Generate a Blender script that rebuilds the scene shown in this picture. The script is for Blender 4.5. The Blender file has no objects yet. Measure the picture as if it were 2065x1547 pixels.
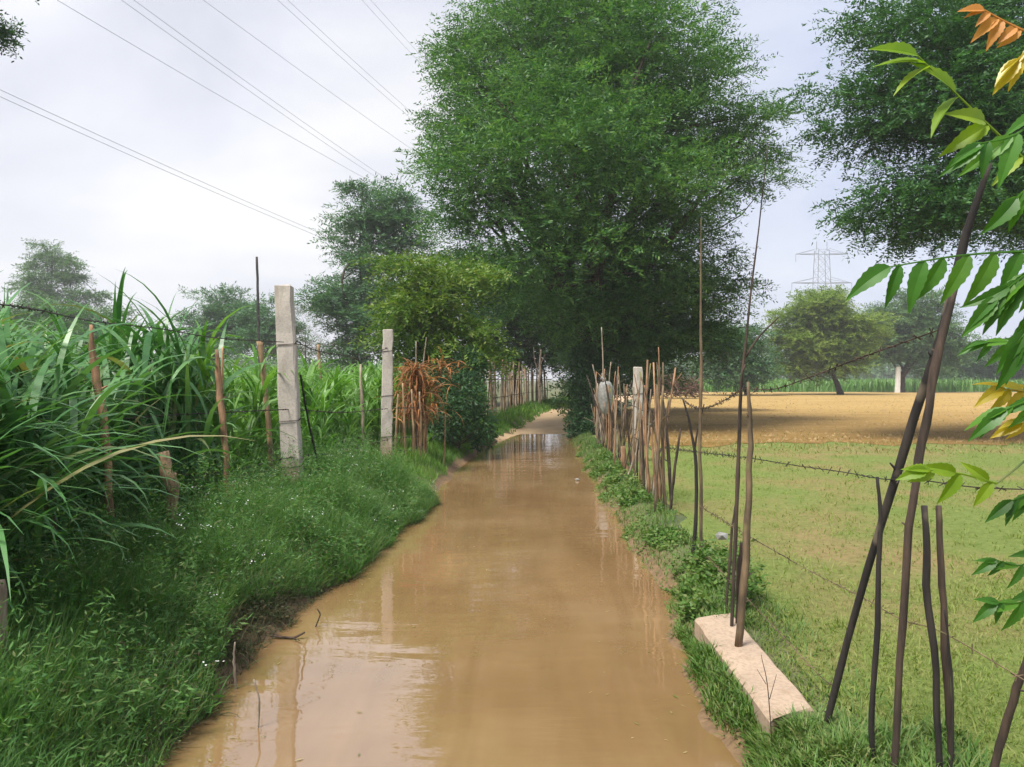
import bpy, math, random
import numpy as np
from mathutils import Vector

rng = np.random.default_rng(7)
random.seed(7)
sc = bpy.context.scene
COL = sc.collection
F, CX, HY, CAMZ = 1550.0, 1032.5, 765.0, 1.45


def P(px, py, d):
    """world point for a direction of the photograph at a real distance d"""
    return np.array([(px - CX) / F * d, d, CAMZ + (HY - py) / F * d])


# ------------------------------------------------------------------ materials
def new_mat(name):
    m = bpy.data.materials.new(name)
    m.use_nodes = True
    nt = m.node_tree
    b = nt.nodes['Principled BSDF']
    return m, nt, b


def N(nt, t, **kw):
    n = nt.nodes.new(t)
    for k, v in kw.items():
        setattr(n, k, v)
    return n


def ramp(nt, stops, src=None):
    r = N(nt, 'ShaderNodeValToRGB')
    e = r.color_ramp.elements
    while len(e) < len(stops):
        e.new(0.5)
    for i, (p, c) in enumerate(stops):
        e[i].position = p
        e[i].color = (*c, 1)
    if src is not None:
        nt.links.new(src, r.inputs[0])
    return r


def mixc(nt, fac, a, b, mode='MIX'):
    m = N(nt, 'ShaderNodeMix', data_type='RGBA', blend_type=mode)
    for idx, v in ((0, fac), (6, a), (7, b)):
        if isinstance(v, (int, float)):
            m.inputs[idx].default_value = v
        elif isinstance(v, tuple):
            m.inputs[idx].default_value = (*v, 1)
        else:
            nt.links.new(v, m.inputs[idx])
    return m.outputs[2]


def noise(nt, scale, detail=4, coord=None, rough=0.55, dist=0.0):
    n = N(nt, 'ShaderNodeTexNoise')
    n.inputs['Scale'].default_value = scale
    n.inputs['Detail'].default_value = detail
    n.inputs['Roughness'].default_value = rough
    n.inputs['Distortion'].default_value = dist
    if coord is not None:
        nt.links.new(coord, n.inputs['Vector'])
    return n


def coords(nt, scale=(1, 1, 1), kind='Object'):
    if kind == 'World':
        o = N(nt, 'ShaderNodeNewGeometry').outputs['Position']
    else:
        o = N(nt, 'ShaderNodeTexCoord').outputs[kind]
    mp = N(nt, 'ShaderNodeMapping')
    mp.inputs['Scale'].default_value = scale
    nt.links.new(o, mp.inputs['Vector'])
    return mp.outputs[0]


def leaf_mat(name, cols, transl=0.3, rough=0.5, clump=0.7, spec=0.3, tint=(0.6, 0.75, 0.5)):
    m, nt, b = new_mat(name)
    g = N(nt, 'ShaderNodeNewGeometry')
    st = [(i / max(1, len(cols) - 1), c) for i, c in enumerate(cols)]
    r = ramp(nt, st, g.outputs['Random Per Island'])
    nz = noise(nt, clump, 3, coords(nt, kind='World'))
    rr = ramp(nt, [(0.35, tint), (0.65, (1, 1, 1))], nz.outputs[0])
    c = mixc(nt, 1.0, r.outputs[0], rr.outputs[0], 'MULTIPLY')
    nt.links.new(c, b.inputs['Base Color'])
    b.inputs['Roughness'].default_value = rough
    b.inputs['Specular IOR Level'].default_value = spec
    if transl:
        t = N(nt, 'ShaderNodeBsdfTranslucent')
        c2 = mixc(nt, 1.0, c, (1.25, 1.35, 0.55), 'MULTIPLY')
        nt.links.new(c2, t.inputs[0])
        mx = N(nt, 'ShaderNodeMixShader')
        mx.inputs[0].default_value = transl
        nt.links.new(b.outputs[0], mx.inputs[1])
        nt.links.new(t.outputs[0], mx.inputs[2])
        nt.links.new(mx.outputs[0], nt.nodes['Material Output'].inputs[0])
    return m


def bark_mat(name, c1, c2, scale=18, stretch=0.12, bump=0.9, spots=None):
    m, nt, b = new_mat(name)
    co = coords(nt, (1, 1, stretch))
    nz = noise(nt, scale, 6, co, 0.65)
    r = ramp(nt, [(0.38, c1), (0.62, c2)], nz.outputs[0])
    n2 = noise(nt, 6.0, 3, coords(nt))
    rr = ramp(nt, [(0.3, (0.5, 0.5, 0.5)), (0.7, (1.25, 1.2, 1.15))], n2.outputs[0])
    c = mixc(nt, 1.0, r.outputs[0], rr.outputs[0], 'MULTIPLY')
    if spots:
        n3 = noise(nt, 5.0, 2, coords(nt, (1, 1, 0.8)))
        r3 = ramp(nt, [(0.60, (0, 0, 0)), (0.66, (1, 1, 1))], n3.outputs[0])
        c = mixc(nt, r3.outputs[0], c, spots)
    nt.links.new(c, b.inputs['Base Color'])
    b.inputs['Roughness'].default_value = 0.85
    bp = N(nt, 'ShaderNodeBump')
    bp.inputs['Strength'].default_value = bump
    bp.inputs['Distance'].default_value = 0.01
    nt.links.new(nz.outputs[0], bp.inputs['Height'])
    nt.links.new(bp.outputs[0], b.inputs['Normal'])
    return m


def plain_mat(name, c, rough=0.6, metal=0.0, var=0.25, scale=12):
    m, nt, b = new_mat(name)
    nz = noise(nt, scale, 4, coords(nt))
    r = ramp(nt, [(0.3, tuple(x * (1 - var) for x in c)), (0.7, tuple(x * (1 + var) for x in c))], nz.outputs[0])
    nt.links.new(r.outputs[0], b.inputs['Base Color'])
    b.inputs['Roughness'].default_value = rough
    b.inputs['Metallic'].default_value = metal
    return m


def concrete_mat(name, base, stain):
    m, nt, b = new_mat(name)
    co = coords(nt)
    n1 = noise(nt, 4.0, 6, co, 0.7)
    n2 = noise(nt, 60.0, 3, co, 0.6)
    n3 = noise(nt, 3.0, 4, coords(nt, (3, 3, 0.5)))
    c = ramp(nt, [(0.3, tuple(x * 0.78 for x in base)), (0.7, base)], n1.outputs[0]).outputs[0]
    g = ramp(nt, [(0.35, (0.7, 0.7, 0.7)), (0.55, (1, 1, 1))], n2.outputs[0]).outputs[0]
    c = mixc(nt, 0.7, c, g, 'MULTIPLY')
    s = ramp(nt, [(0.55, (0, 0, 0)), (0.75, (1, 1, 1))], n3.outputs[0]).outputs[0]
    c = mixc(nt, s, c, stain)
    # rusty mud splash near the foot of the piece
    sp = N(nt, 'ShaderNodeSeparateXYZ')
    nt.links.new(N(nt, 'ShaderNodeTexCoord').outputs['Object'], sp.inputs[0])
    if name == 'concrete':
        az_ = N(nt, 'ShaderNodeMath', operation='MULTIPLY_ADD'); nt.links.new(n1.outputs[0], az_.inputs[0]); az_.inputs[1].default_value = 0.5; nt.links.new(sp.outputs[2], az_.inputs[2])
        sm = N(nt, 'ShaderNodeMapRange'); nt.links.new(az_.outputs[0], sm.inputs[0])
        sm.inputs[1].default_value = 0.42; sm.inputs[2].default_value = 0.75; sm.inputs[3].default_value = 0.75; sm.inputs[4].default_value = 0
        c = mixc(nt, sm.outputs[0], c, (0.30, 0.20, 0.11))
    nt.links.new(c, b.inputs['Base Color'])
    b.inputs['Roughness'].default_value = 0.9
    bp = N(nt, 'ShaderNodeBump')
    bp.inputs['Strength'].default_value = 0.4
    bp.inputs['Distance'].default_value = 0.004
    nt.links.new(n2.outputs[0], bp.inputs['Height'])
    nt.links.new(bp.outputs[0], b.inputs['Normal'])
    return m


M = {}
M['big_leaf'] = leaf_mat('big_leaf', [(0.040, 0.124, 0.040), (0.073, 0.183, 0.054), (0.124, 0.254, 0.076), (0.171, 0.283, 0.077)], 0.35, 0.5, 0.8, 0.3, (0.48, 0.62, 0.5))
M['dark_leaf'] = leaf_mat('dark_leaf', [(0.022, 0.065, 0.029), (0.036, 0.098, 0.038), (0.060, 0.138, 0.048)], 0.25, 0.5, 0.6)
M['mid_leaf'] = leaf_mat('mid_leaf', [(0.034, 0.101, 0.039), (0.058, 0.150, 0.055), (0.098, 0.208, 0.072)], 0.3, 0.5, 0.6)
M['teal_leaf'] = leaf_mat('teal_leaf', [(0.057, 0.144, 0.078), (0.092, 0.201, 0.101), (0.138, 0.253, 0.115)], 0.25, 0.5, 0.6)
M['bright_leaf'] = leaf_mat('bright_leaf', [(0.060, 0.14, 0.025), (0.11, 0.20, 0.035), (0.17, 0.25, 0.045), (0.22, 0.26, 0.07)], 0.35, 0.5, 0.8)
M['lime_leaf'] = leaf_mat('lime_leaf', [(0.12, 0.20, 0.035), (0.20, 0.28, 0.05), (0.27, 0.34, 0.08)], 0.35, 0.5, 0.5)
M['far_leaf'] = leaf_mat('far_leaf', [(0.07, 0.155, 0.07), (0.12, 0.22, 0.10), (0.165, 0.27, 0.125)], 0.25, 0.6, 0.3)
M['crop_leaf'] = leaf_mat('crop_leaf', [(0.048, 0.144, 0.048), (0.071, 0.190, 0.057), (0.098, 0.230, 0.069), (0.127, 0.270, 0.098), (0.081, 0.207, 0.063), (0.103, 0.241, 0.075), (0.149, 0.287, 0.103), (0.115, 0.253, 0.081), (0.287, 0.241, 0.115)], 0.28, 0.38, 0.7, 0.5, (0.65, 0.8, 0.7))
M['crop_far'] = leaf_mat('crop_far', [(0.072, 0.180, 0.024), (0.108, 0.252, 0.036), (0.156, 0.312, 0.060), (0.192, 0.324, 0.108)], 0.35, 0.4, 0.5, 0.45, (0.75, 0.85, 0.7))
M['weed'] = leaf_mat('weed', [(0.060, 0.156, 0.048), (0.096, 0.222, 0.062), (0.150, 0.270, 0.079), (0.084, 0.198, 0.054), (0.120, 0.240, 0.066), (0.240, 0.240, 0.120)], 0.4, 0.55, 1.3)
M['grass_bright'] = leaf_mat('grass_bright', [(0.077, 0.182, 0.025), (0.126, 0.252, 0.039), (0.182, 0.294, 0.056)], 0.35, 0.55, 0.9)  # bright yellow-green grass tone
M['meadow_blade'] = leaf_mat('meadow_blade', [(0.16, 0.235, 0.05), (0.20, 0.27, 0.065), (0.25, 0.29, 0.085), (0.30, 0.30, 0.12)], 0.4, 0.6, 0.6, 0.2, (0.85, 0.9, 0.8))
M['herb'] = leaf_mat('herb', [(0.07, 0.15, 0.03), (0.11, 0.205, 0.045), (0.15, 0.235, 0.06), (0.22, 0.23, 0.09)], 0.3, 0.5, 2.0)
M['dry_leaf'] = leaf_mat('dry_leaf', [(0.20, 0.085, 0.035), (0.32, 0.14, 0.055), (0.42, 0.21, 0.09)], 0.25, 0.7, 2.0, 0.2, (0.8, 0.75, 0.7))
M['brush'] = bark_mat('brush', (0.06, 0.035, 0.022), (0.19, 0.11, 0.07))
M['neem_green'] = leaf_mat('neem_green', [(0.048, 0.160, 0.019), (0.080, 0.224, 0.024), (0.128, 0.288, 0.032)], 0.42, 0.42, 45, 0.4, (0.8, 0.85, 0.7))
M['neem_lime'] = leaf_mat('neem_lime', [(0.16, 0.28, 0.012), (0.22, 0.33, 0.02), (0.26, 0.36, 0.03)], 0.45, 0.42, 45, 0.4, (0.85, 0.9, 0.8))
M['neem_yellow'] = leaf_mat('neem_yellow', [(0.42, 0.33, 0.02), (0.55, 0.40, 0.03), (0.34, 0.34, 0.03)], 0.4, 0.35, 45, 0.4, (0.85, 0.85, 0.7))
M['neem_orange'] = leaf_mat('neem_orange', [(0.5, 0.22, 0.05), (0.6, 0.3, 0.08)], 0.35, 0.5, 45, 0.3, (0.85, 0.8, 0.7))
M['stubble'] = leaf_mat('stubble', [(0.12, 0.17, 0.04), (0.30, 0.24, 0.11), (0.40, 0.31, 0.16), (0.20, 0.20, 0.07)], 0.2, 0.8, 0.6, 0.1, (0.85, 0.85, 0.8))
M['clod'] = plain_mat('clod', (0.27, 0.18, 0.08), 0.95, 0, 0.3, 3)
M['petal'] = plain_mat('petal', (0.75, 0.77, 0.72), 0.7, 0, 0.08)
M['bark'] = bark_mat('bark', (0.028, 0.020, 0.014), (0.085, 0.060, 0.042))
M['bark_pale'] = bark_mat('bark_pale', (0.07, 0.055, 0.045), (0.17, 0.14, 0.11))
M['stake_brown'] = bark_mat('stake_brown', (0.17, 0.095, 0.050), (0.42, 0.25, 0.14), 26)
M['stake_tan'] = bark_mat('stake_tan', (0.20, 0.13, 0.07), (0.42, 0.29, 0.17), 26)
M['stake_grey'] = bark_mat('stake_grey', (0.16, 0.125, 0.09), (0.38, 0.32, 0.25), 26)
M['stake_dark'] = bark_mat('stake_dark', (0.008, 0.006, 0.006), (0.028, 0.022, 0.018), 22, spots=(0.10, 0.08, 0.055))
M['stake_darkbrown'] = bark_mat('stake_darkbrown', (0.022, 0.015, 0.011), (0.075, 0.050, 0.035), 22, spots=(0.10, 0.08, 0.04))
M['stake_mossy'] = bark_mat('stake_mossy', (0.065, 0.050, 0.028), (0.19, 0.135, 0.080), 22, spots=(0.15, 0.15, 0.05))
M['concrete'] = concrete_mat('concrete', (0.50, 0.45, 0.39), (0.33, 0.28, 0.22))
M['concrete_warm'] = concrete_mat('concrete_warm', (0.42, 0.315, 0.225), (0.26, 0.18, 0.115))
M['whitewash'] = concrete_mat('whitewash', (0.78, 0.77, 0.74), (0.62, 0.60, 0.55))
M['wire'] = plain_mat('wire', (0.05, 0.04, 0.035), 0.55, 0.6)
M['power_wire'] = plain_mat('power_wire', (0.30, 0.30, 0.33), 0.5, 0.3, 0.1)
M['steel'] = plain_mat('steel', (0.25, 0.26, 0.28), 0.5, 0.5, 0.1)
M['sack'] = plain_mat('sack', (0.22, 0.22, 0.205), 0.6, 0, 0.35, 20)
M['white_scrap'] = plain_mat('white_scrap', (0.75, 0.73, 0.70), 0.4, 0, 0.15, 30)
M['stalk'] = bark_mat('stalk', (0.05, 0.10, 0.03), (0.16, 0.20, 0.07), 10)


# ------------------------------------------------------------------ objects
def tag(o, label=None, cat=None, group=None, kind=None):
    if label: o['label'] = label
    if cat: o['category'] = cat
    if group: o['group'] = group
    if kind: o['kind'] = kind
    return o


def empty(name, loc):
    o = bpy.data.objects.new(name, None)
    o.location = tuple(float(v) for v in loc)
    o.empty_display_size = 0.2
    COL.objects.link(o)
    return o


def mesh(name, V, Fs, mat, parent=None, origin=None, smooth=False):
    """Fs: list of int arrays (m,k); vertices in world space, origin = where the object sits"""
    V = np.asarray(V, dtype=np.float64)
    if parent is not None:
        origin = np.array(parent_world(parent))
    elif origin is None:
        origin = np.zeros(3)
    V = V - np.asarray(origin)
    me = bpy.data.meshes.new(name)
    Fs = [np.asarray(f, dtype=np.int32) for f in (Fs if isinstance(Fs, list) else [Fs]) if len(f)]
    nl = sum(f.size for f in Fs)
    npoly = sum(len(f) for f in Fs)
    me.vertices.add(len(V))
    me.vertices.foreach_set('co', V.astype(np.float32).ravel())
    me.loops.add(nl)
    me.loops.foreach_set('vertex_index', np.concatenate([f.ravel() for f in Fs]))
    me.polygons.add(npoly)
    sizes = np.concatenate([np.full(len(f), f.shape[1], dtype=np.int32) for f in Fs])
    starts = np.concatenate([[0], np.cumsum(sizes)[:-1]]).astype(np.int32)
    me.polygons.foreach_set('loop_start', starts)
    me.polygons.foreach_set('use_smooth', np.full(npoly, smooth, dtype=bool))
    me.update(calc_edges=True)
    me.validate()
    me.materials.append(mat)
    o = bpy.data.objects.new(name, me)
    COL.objects.link(o)
    if parent is not None:
        o.parent = parent
    else:
        o.location = tuple(float(v) for v in origin)
    return o


def parent_world(p):
    v = np.array(p.location)
    while p.parent:
        p = p.parent
        v = v + np.array(p.location)
    return v


class MB:
    def __init__(s):
        s.V, s.Q, s.n = [], {}, 0

    def add(s, V, *Fs):
        V = np.asarray(V, dtype=np.float64)
        s.V.append(V)
        for f in Fs:
            f = np.asarray(f, dtype=np.int64)
            if f.size:
                s.Q.setdefault(f.shape[1], []).append(f + s.n)
        s.n += len(V)

    def tube(s, pts, rad, sides=6, jitter=0.0, caps=True):
        pts = np.asarray(pts, dtype=np.float64)
        n = len(pts)
        rad = np.broadcast_to(np.asarray(rad, dtype=np.float64), (n,))
        T = np.gradient(pts, axis=0)
        T /= np.linalg.norm(T, axis=1, keepdims=True) + 1e-9
        ref = np.array([0.31, 0.95, 0.05]) if abs(T[0][2]) > 0.6 else np.array([0.1, 0.05, 1.0])
        A = np.cross(T, ref); A /= np.linalg.norm(A, axis=1, keepdims=True) + 1e-9
        B = np.cross(T, A)
        a = np.linspace(0, 2 * np.pi, sides, endpoint=False)
        R = rad[:, None] * (1 + jitter * rng.normal(size=(n, sides)))
        ring = pts[:, None] + R[..., None] * (np.cos(a)[None, :, None] * A[:, None] + np.sin(a)[None, :, None] * B[:, None])
        V = ring.reshape(-1, 3)
        i = np.arange(n - 1)[:, None] * sides
        j = np.arange(sides)[None]
        k = (j + 1) % sides
        Q = np.stack([i + j, i + k, i + sides + k, i + sides + j], -1).reshape(-1, 4)
        Fs = [Q]
        if caps:
            Fs.append(np.array([list(range(sides))[::-1]]))
            Fs.append(np.array([list(range((n - 1) * sides, n * sides))]))
        s.add(V, *Fs)

    def build(s, name, mat, parent=None, origin=None, smooth=False):
        return mesh(name, np.concatenate(s.V), [np.concatenate(q) for q in s.Q.values()], mat, parent, origin, smooth)


def smoothpath(pts, n):
    """Catmull-Rom through points -> n samples"""
    pts = np.asarray(pts, dtype=float)
    if len(pts) == 2:
        t = np.linspace(0, 1, n)[:, None]
        return pts[0] * (1 - t) + pts[1] * t
    ext = np.vstack([2 * pts[0] - pts[1], pts, 2 * pts[-1] - pts[-2]])
    u = np.linspace(0, len(pts) - 1 - 1e-6, n)
    i = u.astype(int); t = (u - i)[:, None]
    p0, p1, p2, p3 = ext[i], ext[i + 1], ext[i + 2], ext[i + 3]
    return 0.5 * (2 * p1 + (p2 - p0) * t + (2 * p0 - 5 * p1 + 4 * p2 - p3) * t ** 2 + (3 * p1 - p0 - 3 * p2 + p3) * t ** 3)


def unit(v):
    return v / (np.linalg.norm(v, axis=-1, keepdims=True) + 1e-9)


def rhombs(B, D, S, L, W, bend=0.0):
    """leaf quads: base B, direction D, side S"""
    L = np.asarray(L)[:, None]; W = np.asarray(W)[:, None]
    nrm = np.cross(D, S)
    mid = B + D * L * 0.45
    V = np.stack([B, mid + S * W * 0.5, B + D * L + nrm * L * bend, mid - S * W * 0.5], 1).reshape(-1, 3)
    Q = np.arange(len(B) * 4).reshape(-1, 4)
    return V, Q


def blades(base, az, L, W, lean, droop, nseg, up=0.0):
    """arching grass blades. lean: start angle from vertical, droop: extra angle at the tip"""
    n = len(base)
    t = np.linspace(0, 1, nseg + 1)
    ang = lean[:, None] + droop[:, None] * t[None] ** 1.3
    ds = (L / nseg)[:, None]
    h = np.concatenate([np.zeros((n, 1)), np.cumsum(np.sin(ang[:, :-1]) * ds, 1)], 1)
    v = np.concatenate([np.zeros((n, 1)), np.cumsum(np.cos(ang[:, :-1]) * ds, 1)], 1)
    dirh = np.stack([np.cos(az), np.sin(az), np.zeros(n)], 1)
    side = np.stack([-np.sin(az), np.cos(az), np.zeros(n)], 1)
    tw = rng.normal(0, 0.5, n)
    side = unit(side + dirh * 0.0 + np.stack([np.zeros(n), np.zeros(n), tw], 1) * 0.6)
    c = base[:, None] + dirh[:, None] * h[..., None] + np.array([0, 0, 1.0]) * v[..., None]
    w = W[:, None] * np.clip(np.minimum(0.55 + t * 1.6, (1 - t) * 1.7 + 0.02), 0, 1)[None] * 0.5
    V = np.stack([c - side[:, None] * w[..., None], c + side[:, None] * w[..., None]], 2).reshape(-1, 3)
    k = np.arange(n)[:, None] * (2 * (nseg + 1)) + np.arange(nseg)[None] * 2
    Q = np.stack([k, k + 1, k + 3, k + 2], -1).reshape(-1, 4)
    return V, Q


# ------------------------------------------------------------------ terrain
YL = [-8, 2, 3.4, 5, 6.5, 8.2, 12, 16, 18.5, 25, 30, 40, 60, 120]
XL = [-1.35, -1.3, -1.42, -1.32, -1.15, -0.98, -0.96, -0.62, -0.28, 0.55, 1.15, 2.9, 7.5, 24]
YR = [-8, 2.6, 4.2, 5.4, 8.8, 12, 18, 25, 30, 40, 60, 120]
XR = [0.7, 0.82, 0.945, 1.07, 1.13, 1.24, 1.45, 2.4, 3.3, 5.3, 10.0, 27]


def ragged(y, p):
    y = np.asarray(y, float)
    return 0.035 * np.sin(2.3 * y + p) + 0.025 * np.sin(5.7 * y + 2 * p) + 0.018 * np.sin(11.3 * y + 3 * p)


def xl(y): return np.interp(y, YL, XL) + ragged(y, 0.4)
def xr(y): return np.interp(y, YR, XR) + ragged(y, 2.1)


def sstep(a, b, x):
    t = np.clip((x - a) / (b - a), 0, 1)
    return t * t * (3 - 2 * t)


def wob(x, y):
    return (np.sin(3.1 * x + 1.7 * y) + np.sin(-2.3 * x + 4.1 * y + 1.3) + np.sin(7.3 * x - 5.9 * y + 0.4) * 0.5 + np.sin(11.7 * x + 9.1 * y) * 0.3) / 2.8


def H(x, y):
    x = np.asarray(x, float); y = np.asarray(y, float)
    lane = np.interp(y, [0, 16, 19, 22, 26, 40, 90], [-0.16, -0.15, -0.05, 0.05, 0.10, 0.15, 0.16])
    edge = np.maximum(lane, 0.0)
    dl = xl(y) - x; dr = x - xr(y)
    inside = np.minimum(-dl, -dr)
    z_in = edge + (lane - edge) * sstep(0, 0.45, inside)
    zl = edge + (0.30 - edge) * np.clip(dl / 0.7, 0, 1) ** 0.6
    zr = edge + (0.13 - edge) * np.clip(dr / (0.22 - 0.13 * np.exp(-((y - 3.5) / 0.7) ** 2)), 0, 1) ** 0.6
    z = np.where(dl > 0, zl, np.where(dr > 0, zr, z_in))
    near = np.exp(-np.maximum(np.maximum(dl, dr), 0) / 1.2)
    return z + wob(x, y) * (0.032 * near ** 2 + 0.004) * sstep(-0.1, 0.5, np.maximum(dl, dr))


def grid_axis(segs):
    out = []
    for a, b, s in segs:
        out.append(np.arange(a, b, s))
    out.append(np.array([segs[-1][1]]))
    return np.concatenate(out)


def gridmesh(xs, ys, zf):
    X, Y = np.meshgrid(xs, ys)
    V = np.stack([X, Y, zf(X, Y)], -1).reshape(-1, 3)
    nx, ny = len(xs), len(ys)
    i = np.arange(ny - 1)[:, None] * nx + np.arange(nx - 1)[None]
    Q = np.stack([i, i + 1, i + 1 + nx, i + nx], -1).reshape(-1, 4)
    return V, Q


def ground_mat():
    m, nt, b = new_mat('ground_earth')
    co = coords(nt, kind='World')
    n1 = noise(nt, 0.9, 5, co, 0.6)
    n2 = noise(nt, 14, 4, co, 0.65)
    c = ramp(nt, [(0.35, (0.055, 0.075, 0.025)), (0.55, (0.10, 0.11, 0.04)), (0.75, (0.17, 0.12, 0.06))], n1.outputs[0]).outputs[0]
    sp = N(nt, 'ShaderNodeSeparateXYZ'); nt.links.new(co, sp.inputs[0])
    mp = N(nt, 'ShaderNodeMapRange'); nt.links.new(sp.outputs[2], mp.inputs[0])
    mp.inputs[1].default_value = 0.03; mp.inputs[2].default_value = 0.12
    mp.inputs[3].default_value = 1; mp.inputs[4].default_value = 0
    mud = ramp(nt, [(0.3, (0.10, 0.062, 0.030)), (0.7, (0.20, 0.125, 0.062))], n2.outputs[0]).outputs[0]
    c = mixc(nt, mp.outputs[0], c, mud)
    nt.links.new(c, b.inputs['Base Color'])
    b.inputs['Roughness'].default_value = 0.85
    bp = N(nt, 'ShaderNodeBump'); bp.inputs['Strength'].default_value = 0.6; bp.inputs['Distance'].default_value = 0.03
    nt.links.new(n2.outputs[0], bp.inputs['Height']); nt.links.new(bp.outputs[0], b.inputs['Normal'])
    return m


xs = grid_axis([(-900, -60, 60), (-60, -12, 3), (-12, -2.4, 0.4), (-2.4, 3.6, 0.09), (3.6, 14, 0.4), (14, 60, 3), (60, 900, 60)])
ys = grid_axis([(-12, 2, 0.5), (2, 14, 0.1), (14, 34, 0.25), (34, 100, 2), (100, 1500, 70)])
V, Q = gridmesh(xs, ys, H)
tag(mesh('ground', V, Q, ground_mat(), smooth=True), 'earth banks and field ground on both sides of the flooded lane', 'ground', kind='structure')

# water
m, nt, b = new_mat('muddy_water')
co = coords(nt, (1.0, 2.6, 1), 'World')
n1 = noise(nt, 1.1, 3, co, 0.5, 0.4)
n2 = noise(nt, 5.0, 2, co, 0.5, 0.3)
n3 = noise(nt, 0.6, 4, coords(nt, kind='World'), 0.6)
c = ramp(nt, [(0.28, (0.175, 0.104, 0.044)), (0.5, (0.216, 0.132, 0.060)), (0.72, (0.265, 0.174, 0.088))], n3.outputs[0]).outputs[0]
n7 = noise(nt, 1.0, 4, coords(nt, (3.5, 0.55, 1), 'World'), 0.6, 0.8)
c = mixc(nt, 0.8, c, ramp(nt, [(0.3, (0.86, 0.84, 0.82)), (0.5, (1, 1, 1)), (0.72, (1.14, 1.15, 1.17))], n7.outputs[0]).outputs[0], 'MULTIPLY')
nt.links.new(c, b.inputs['Base Color'])
b.inputs['Roughness'].default_value = 0.02
b.inputs['IOR'].default_value = 1.8
b.inputs['Specular IOR Level'].default_value = 1.0
ad = N(nt, 'ShaderNodeMath', operation='MULTIPLY_ADD'); nt.links.new(n2.outputs[0], ad.inputs[0]); ad.inputs[1].default_value = 0.12
nt.links.new(n1.outputs[0], ad.inputs[2])
n5 = noise(nt, 3.2, 3, coords(nt, (1.0, 5.5, 1), 'World'), 0.5, 0.6)
n6 = noise(nt, 0.55, 2, coords(nt, (1.6, 0.8, 1), 'World'), 0.5)
pm = ramp(nt, [(0.50, (0, 0, 0)), (0.68, (1, 1, 1))], n6.outputs[0])
pl = N(nt, 'ShaderNodeMath', operation='MULTIPLY'); nt.links.new(n5.outputs[0], pl.inputs[0]); nt.links.new(pm.outputs[0], pl.inputs[1])
ad2 = N(nt, 'ShaderNodeMath', operation='MULTIPLY_ADD'); nt.links.new(pl.outputs[0], ad2.inputs[0]); ad2.inputs[1].default_value = 0.55; nt.links.new(ad.outputs[0], ad2.inputs[2])
bp = N(nt, 'ShaderNodeBump'); bp.inputs['Strength'].default_value = 0.26; bp.inputs['Distance'].default_value = 0.022
nt.links.new(ad2.outputs[0], bp.inputs['Height']); nt.links.new(bp.outputs[0], b.inputs['Normal'])
yy = np.linspace(-8, 23, 60)
tt = np.linspace(0, 1, 9)
V = np.array([[(xl(y) - 0.45) * (1 - t) + (xr(y) + 0.3) * t, y, 0.0] for y in yy for t in tt])
i = np.arange(59)[:, None] * 9 + np.arange(8)[None]
Q = np.stack([i, i + 1, i + 10, i + 9], -1).reshape(-1, 4)
tag(mesh('water', V, Q, m, smooth=True), 'muddy brown water flooding the narrow farm lane', 'water', kind='structure')

# dirt track beyond the water
m, nt, b = new_mat('track_dirt')
co = coords(nt, kind='World')
n1 = noise(nt, 1.5, 5, co, 0.6); n2 = noise(nt, 20, 4, co, 0.6)
c = ramp(nt, [(0.3, (0.40, 0.27, 0.15)), (0.7, (0.52, 0.38, 0.23))], n1.outputs[0]).outputs[0]
c = mixc(nt, 0.5, c, ramp(nt, [(0.3, (0.7, 0.7, 0.7)), (0.7, (1, 1, 1))], n2.outputs[0]).outputs[0], 'MULTIPLY')
nt.links.new(c, b.inputs['Base Color']); b.inputs['Roughness'].default_value = 0.9
yy = np.linspace(18, 62, 90); tt = np.linspace(0, 1, 14)
V = []
for y in yy:
    for t in tt:
        x = (xl(y) - 0.05 + 0.12 * wob(0.3, y * 1.3)) * (1 - t) + (xr(y) + 0.1 + 0.12 * wob(5, y)) * t
        V.append([x, y, float(H(x, y)) + 0.005])
i = np.arange(89)[:, None] * 14 + np.arange(13)[None]
Q = np.stack([i, i + 1, i + 15, i + 14], -1).reshape(-1, 4)
tag(mesh('dirt_track', np.array(V), Q, m, smooth=True), 'dry sandy track rising out of the water under the big tree', 'track', kind='structure')

# right meadow and ploughed field: sheets above the ground
m, nt, b = new_mat('meadow_turf')
co = coords(nt, kind='World')
n1 = noise(nt, 0.55, 5, co, 0.65); n2 = noise(nt, 16, 6, co, 0.75); n4 = noise(nt, 0.25, 3, coords(nt, (1, 2.5, 1), 'World'))
green = ramp(nt, [(0.3, (0.125, 0.18, 0.042)), (0.7, (0.225, 0.275, 0.078))], n2.outputs[0]).outputs[0]
tan = ramp(nt, [(0.3, (0.24, 0.17, 0.08)), (0.7, (0.36, 0.26, 0.13))], n2.outputs[0]).outputs[0]
fac = ramp(nt, [(0.46, (0, 0, 0)), (0.64, (0.8, 0.8, 0.8))], n1.outputs[0]).outputs[0]
c = mixc(nt, fac, green, tan)
nt.links.new(c, b.inputs['Base Color']); b.inputs['Roughness'].default_value = 0.95
b.inputs['Specular IOR Level'].default_value = 0.1
bp = N(nt, 'ShaderNodeBump'); bp.inputs['Strength'].default_value = 1.0; bp.inputs['Distance'].default_value = 0.05
nt.links.new(n2.outputs[0], bp.inputs['Height']); nt.links.new(bp.outputs[0], b.inputs['Normal'])


def sheet(yy, x0f, x1, lift, nx):
    u = np.linspace(0, 1, nx) ** 1.8
    V = []
    for y in yy:
        x0 = x0f(y)
        X = x0 + (x1 - x0) * u
        V.append(np.stack([X, np.full(nx, y), H(X, y) + lift + 0.006], -1))
    V = np.concatenate(V)
    i = np.arange(len(yy) - 1)[:, None] * nx + np.arange(nx - 1)[None]
    return V, np.stack([i, i + 1, i + 1 + nx, i + nx], -1).reshape(-1, 4)


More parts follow.
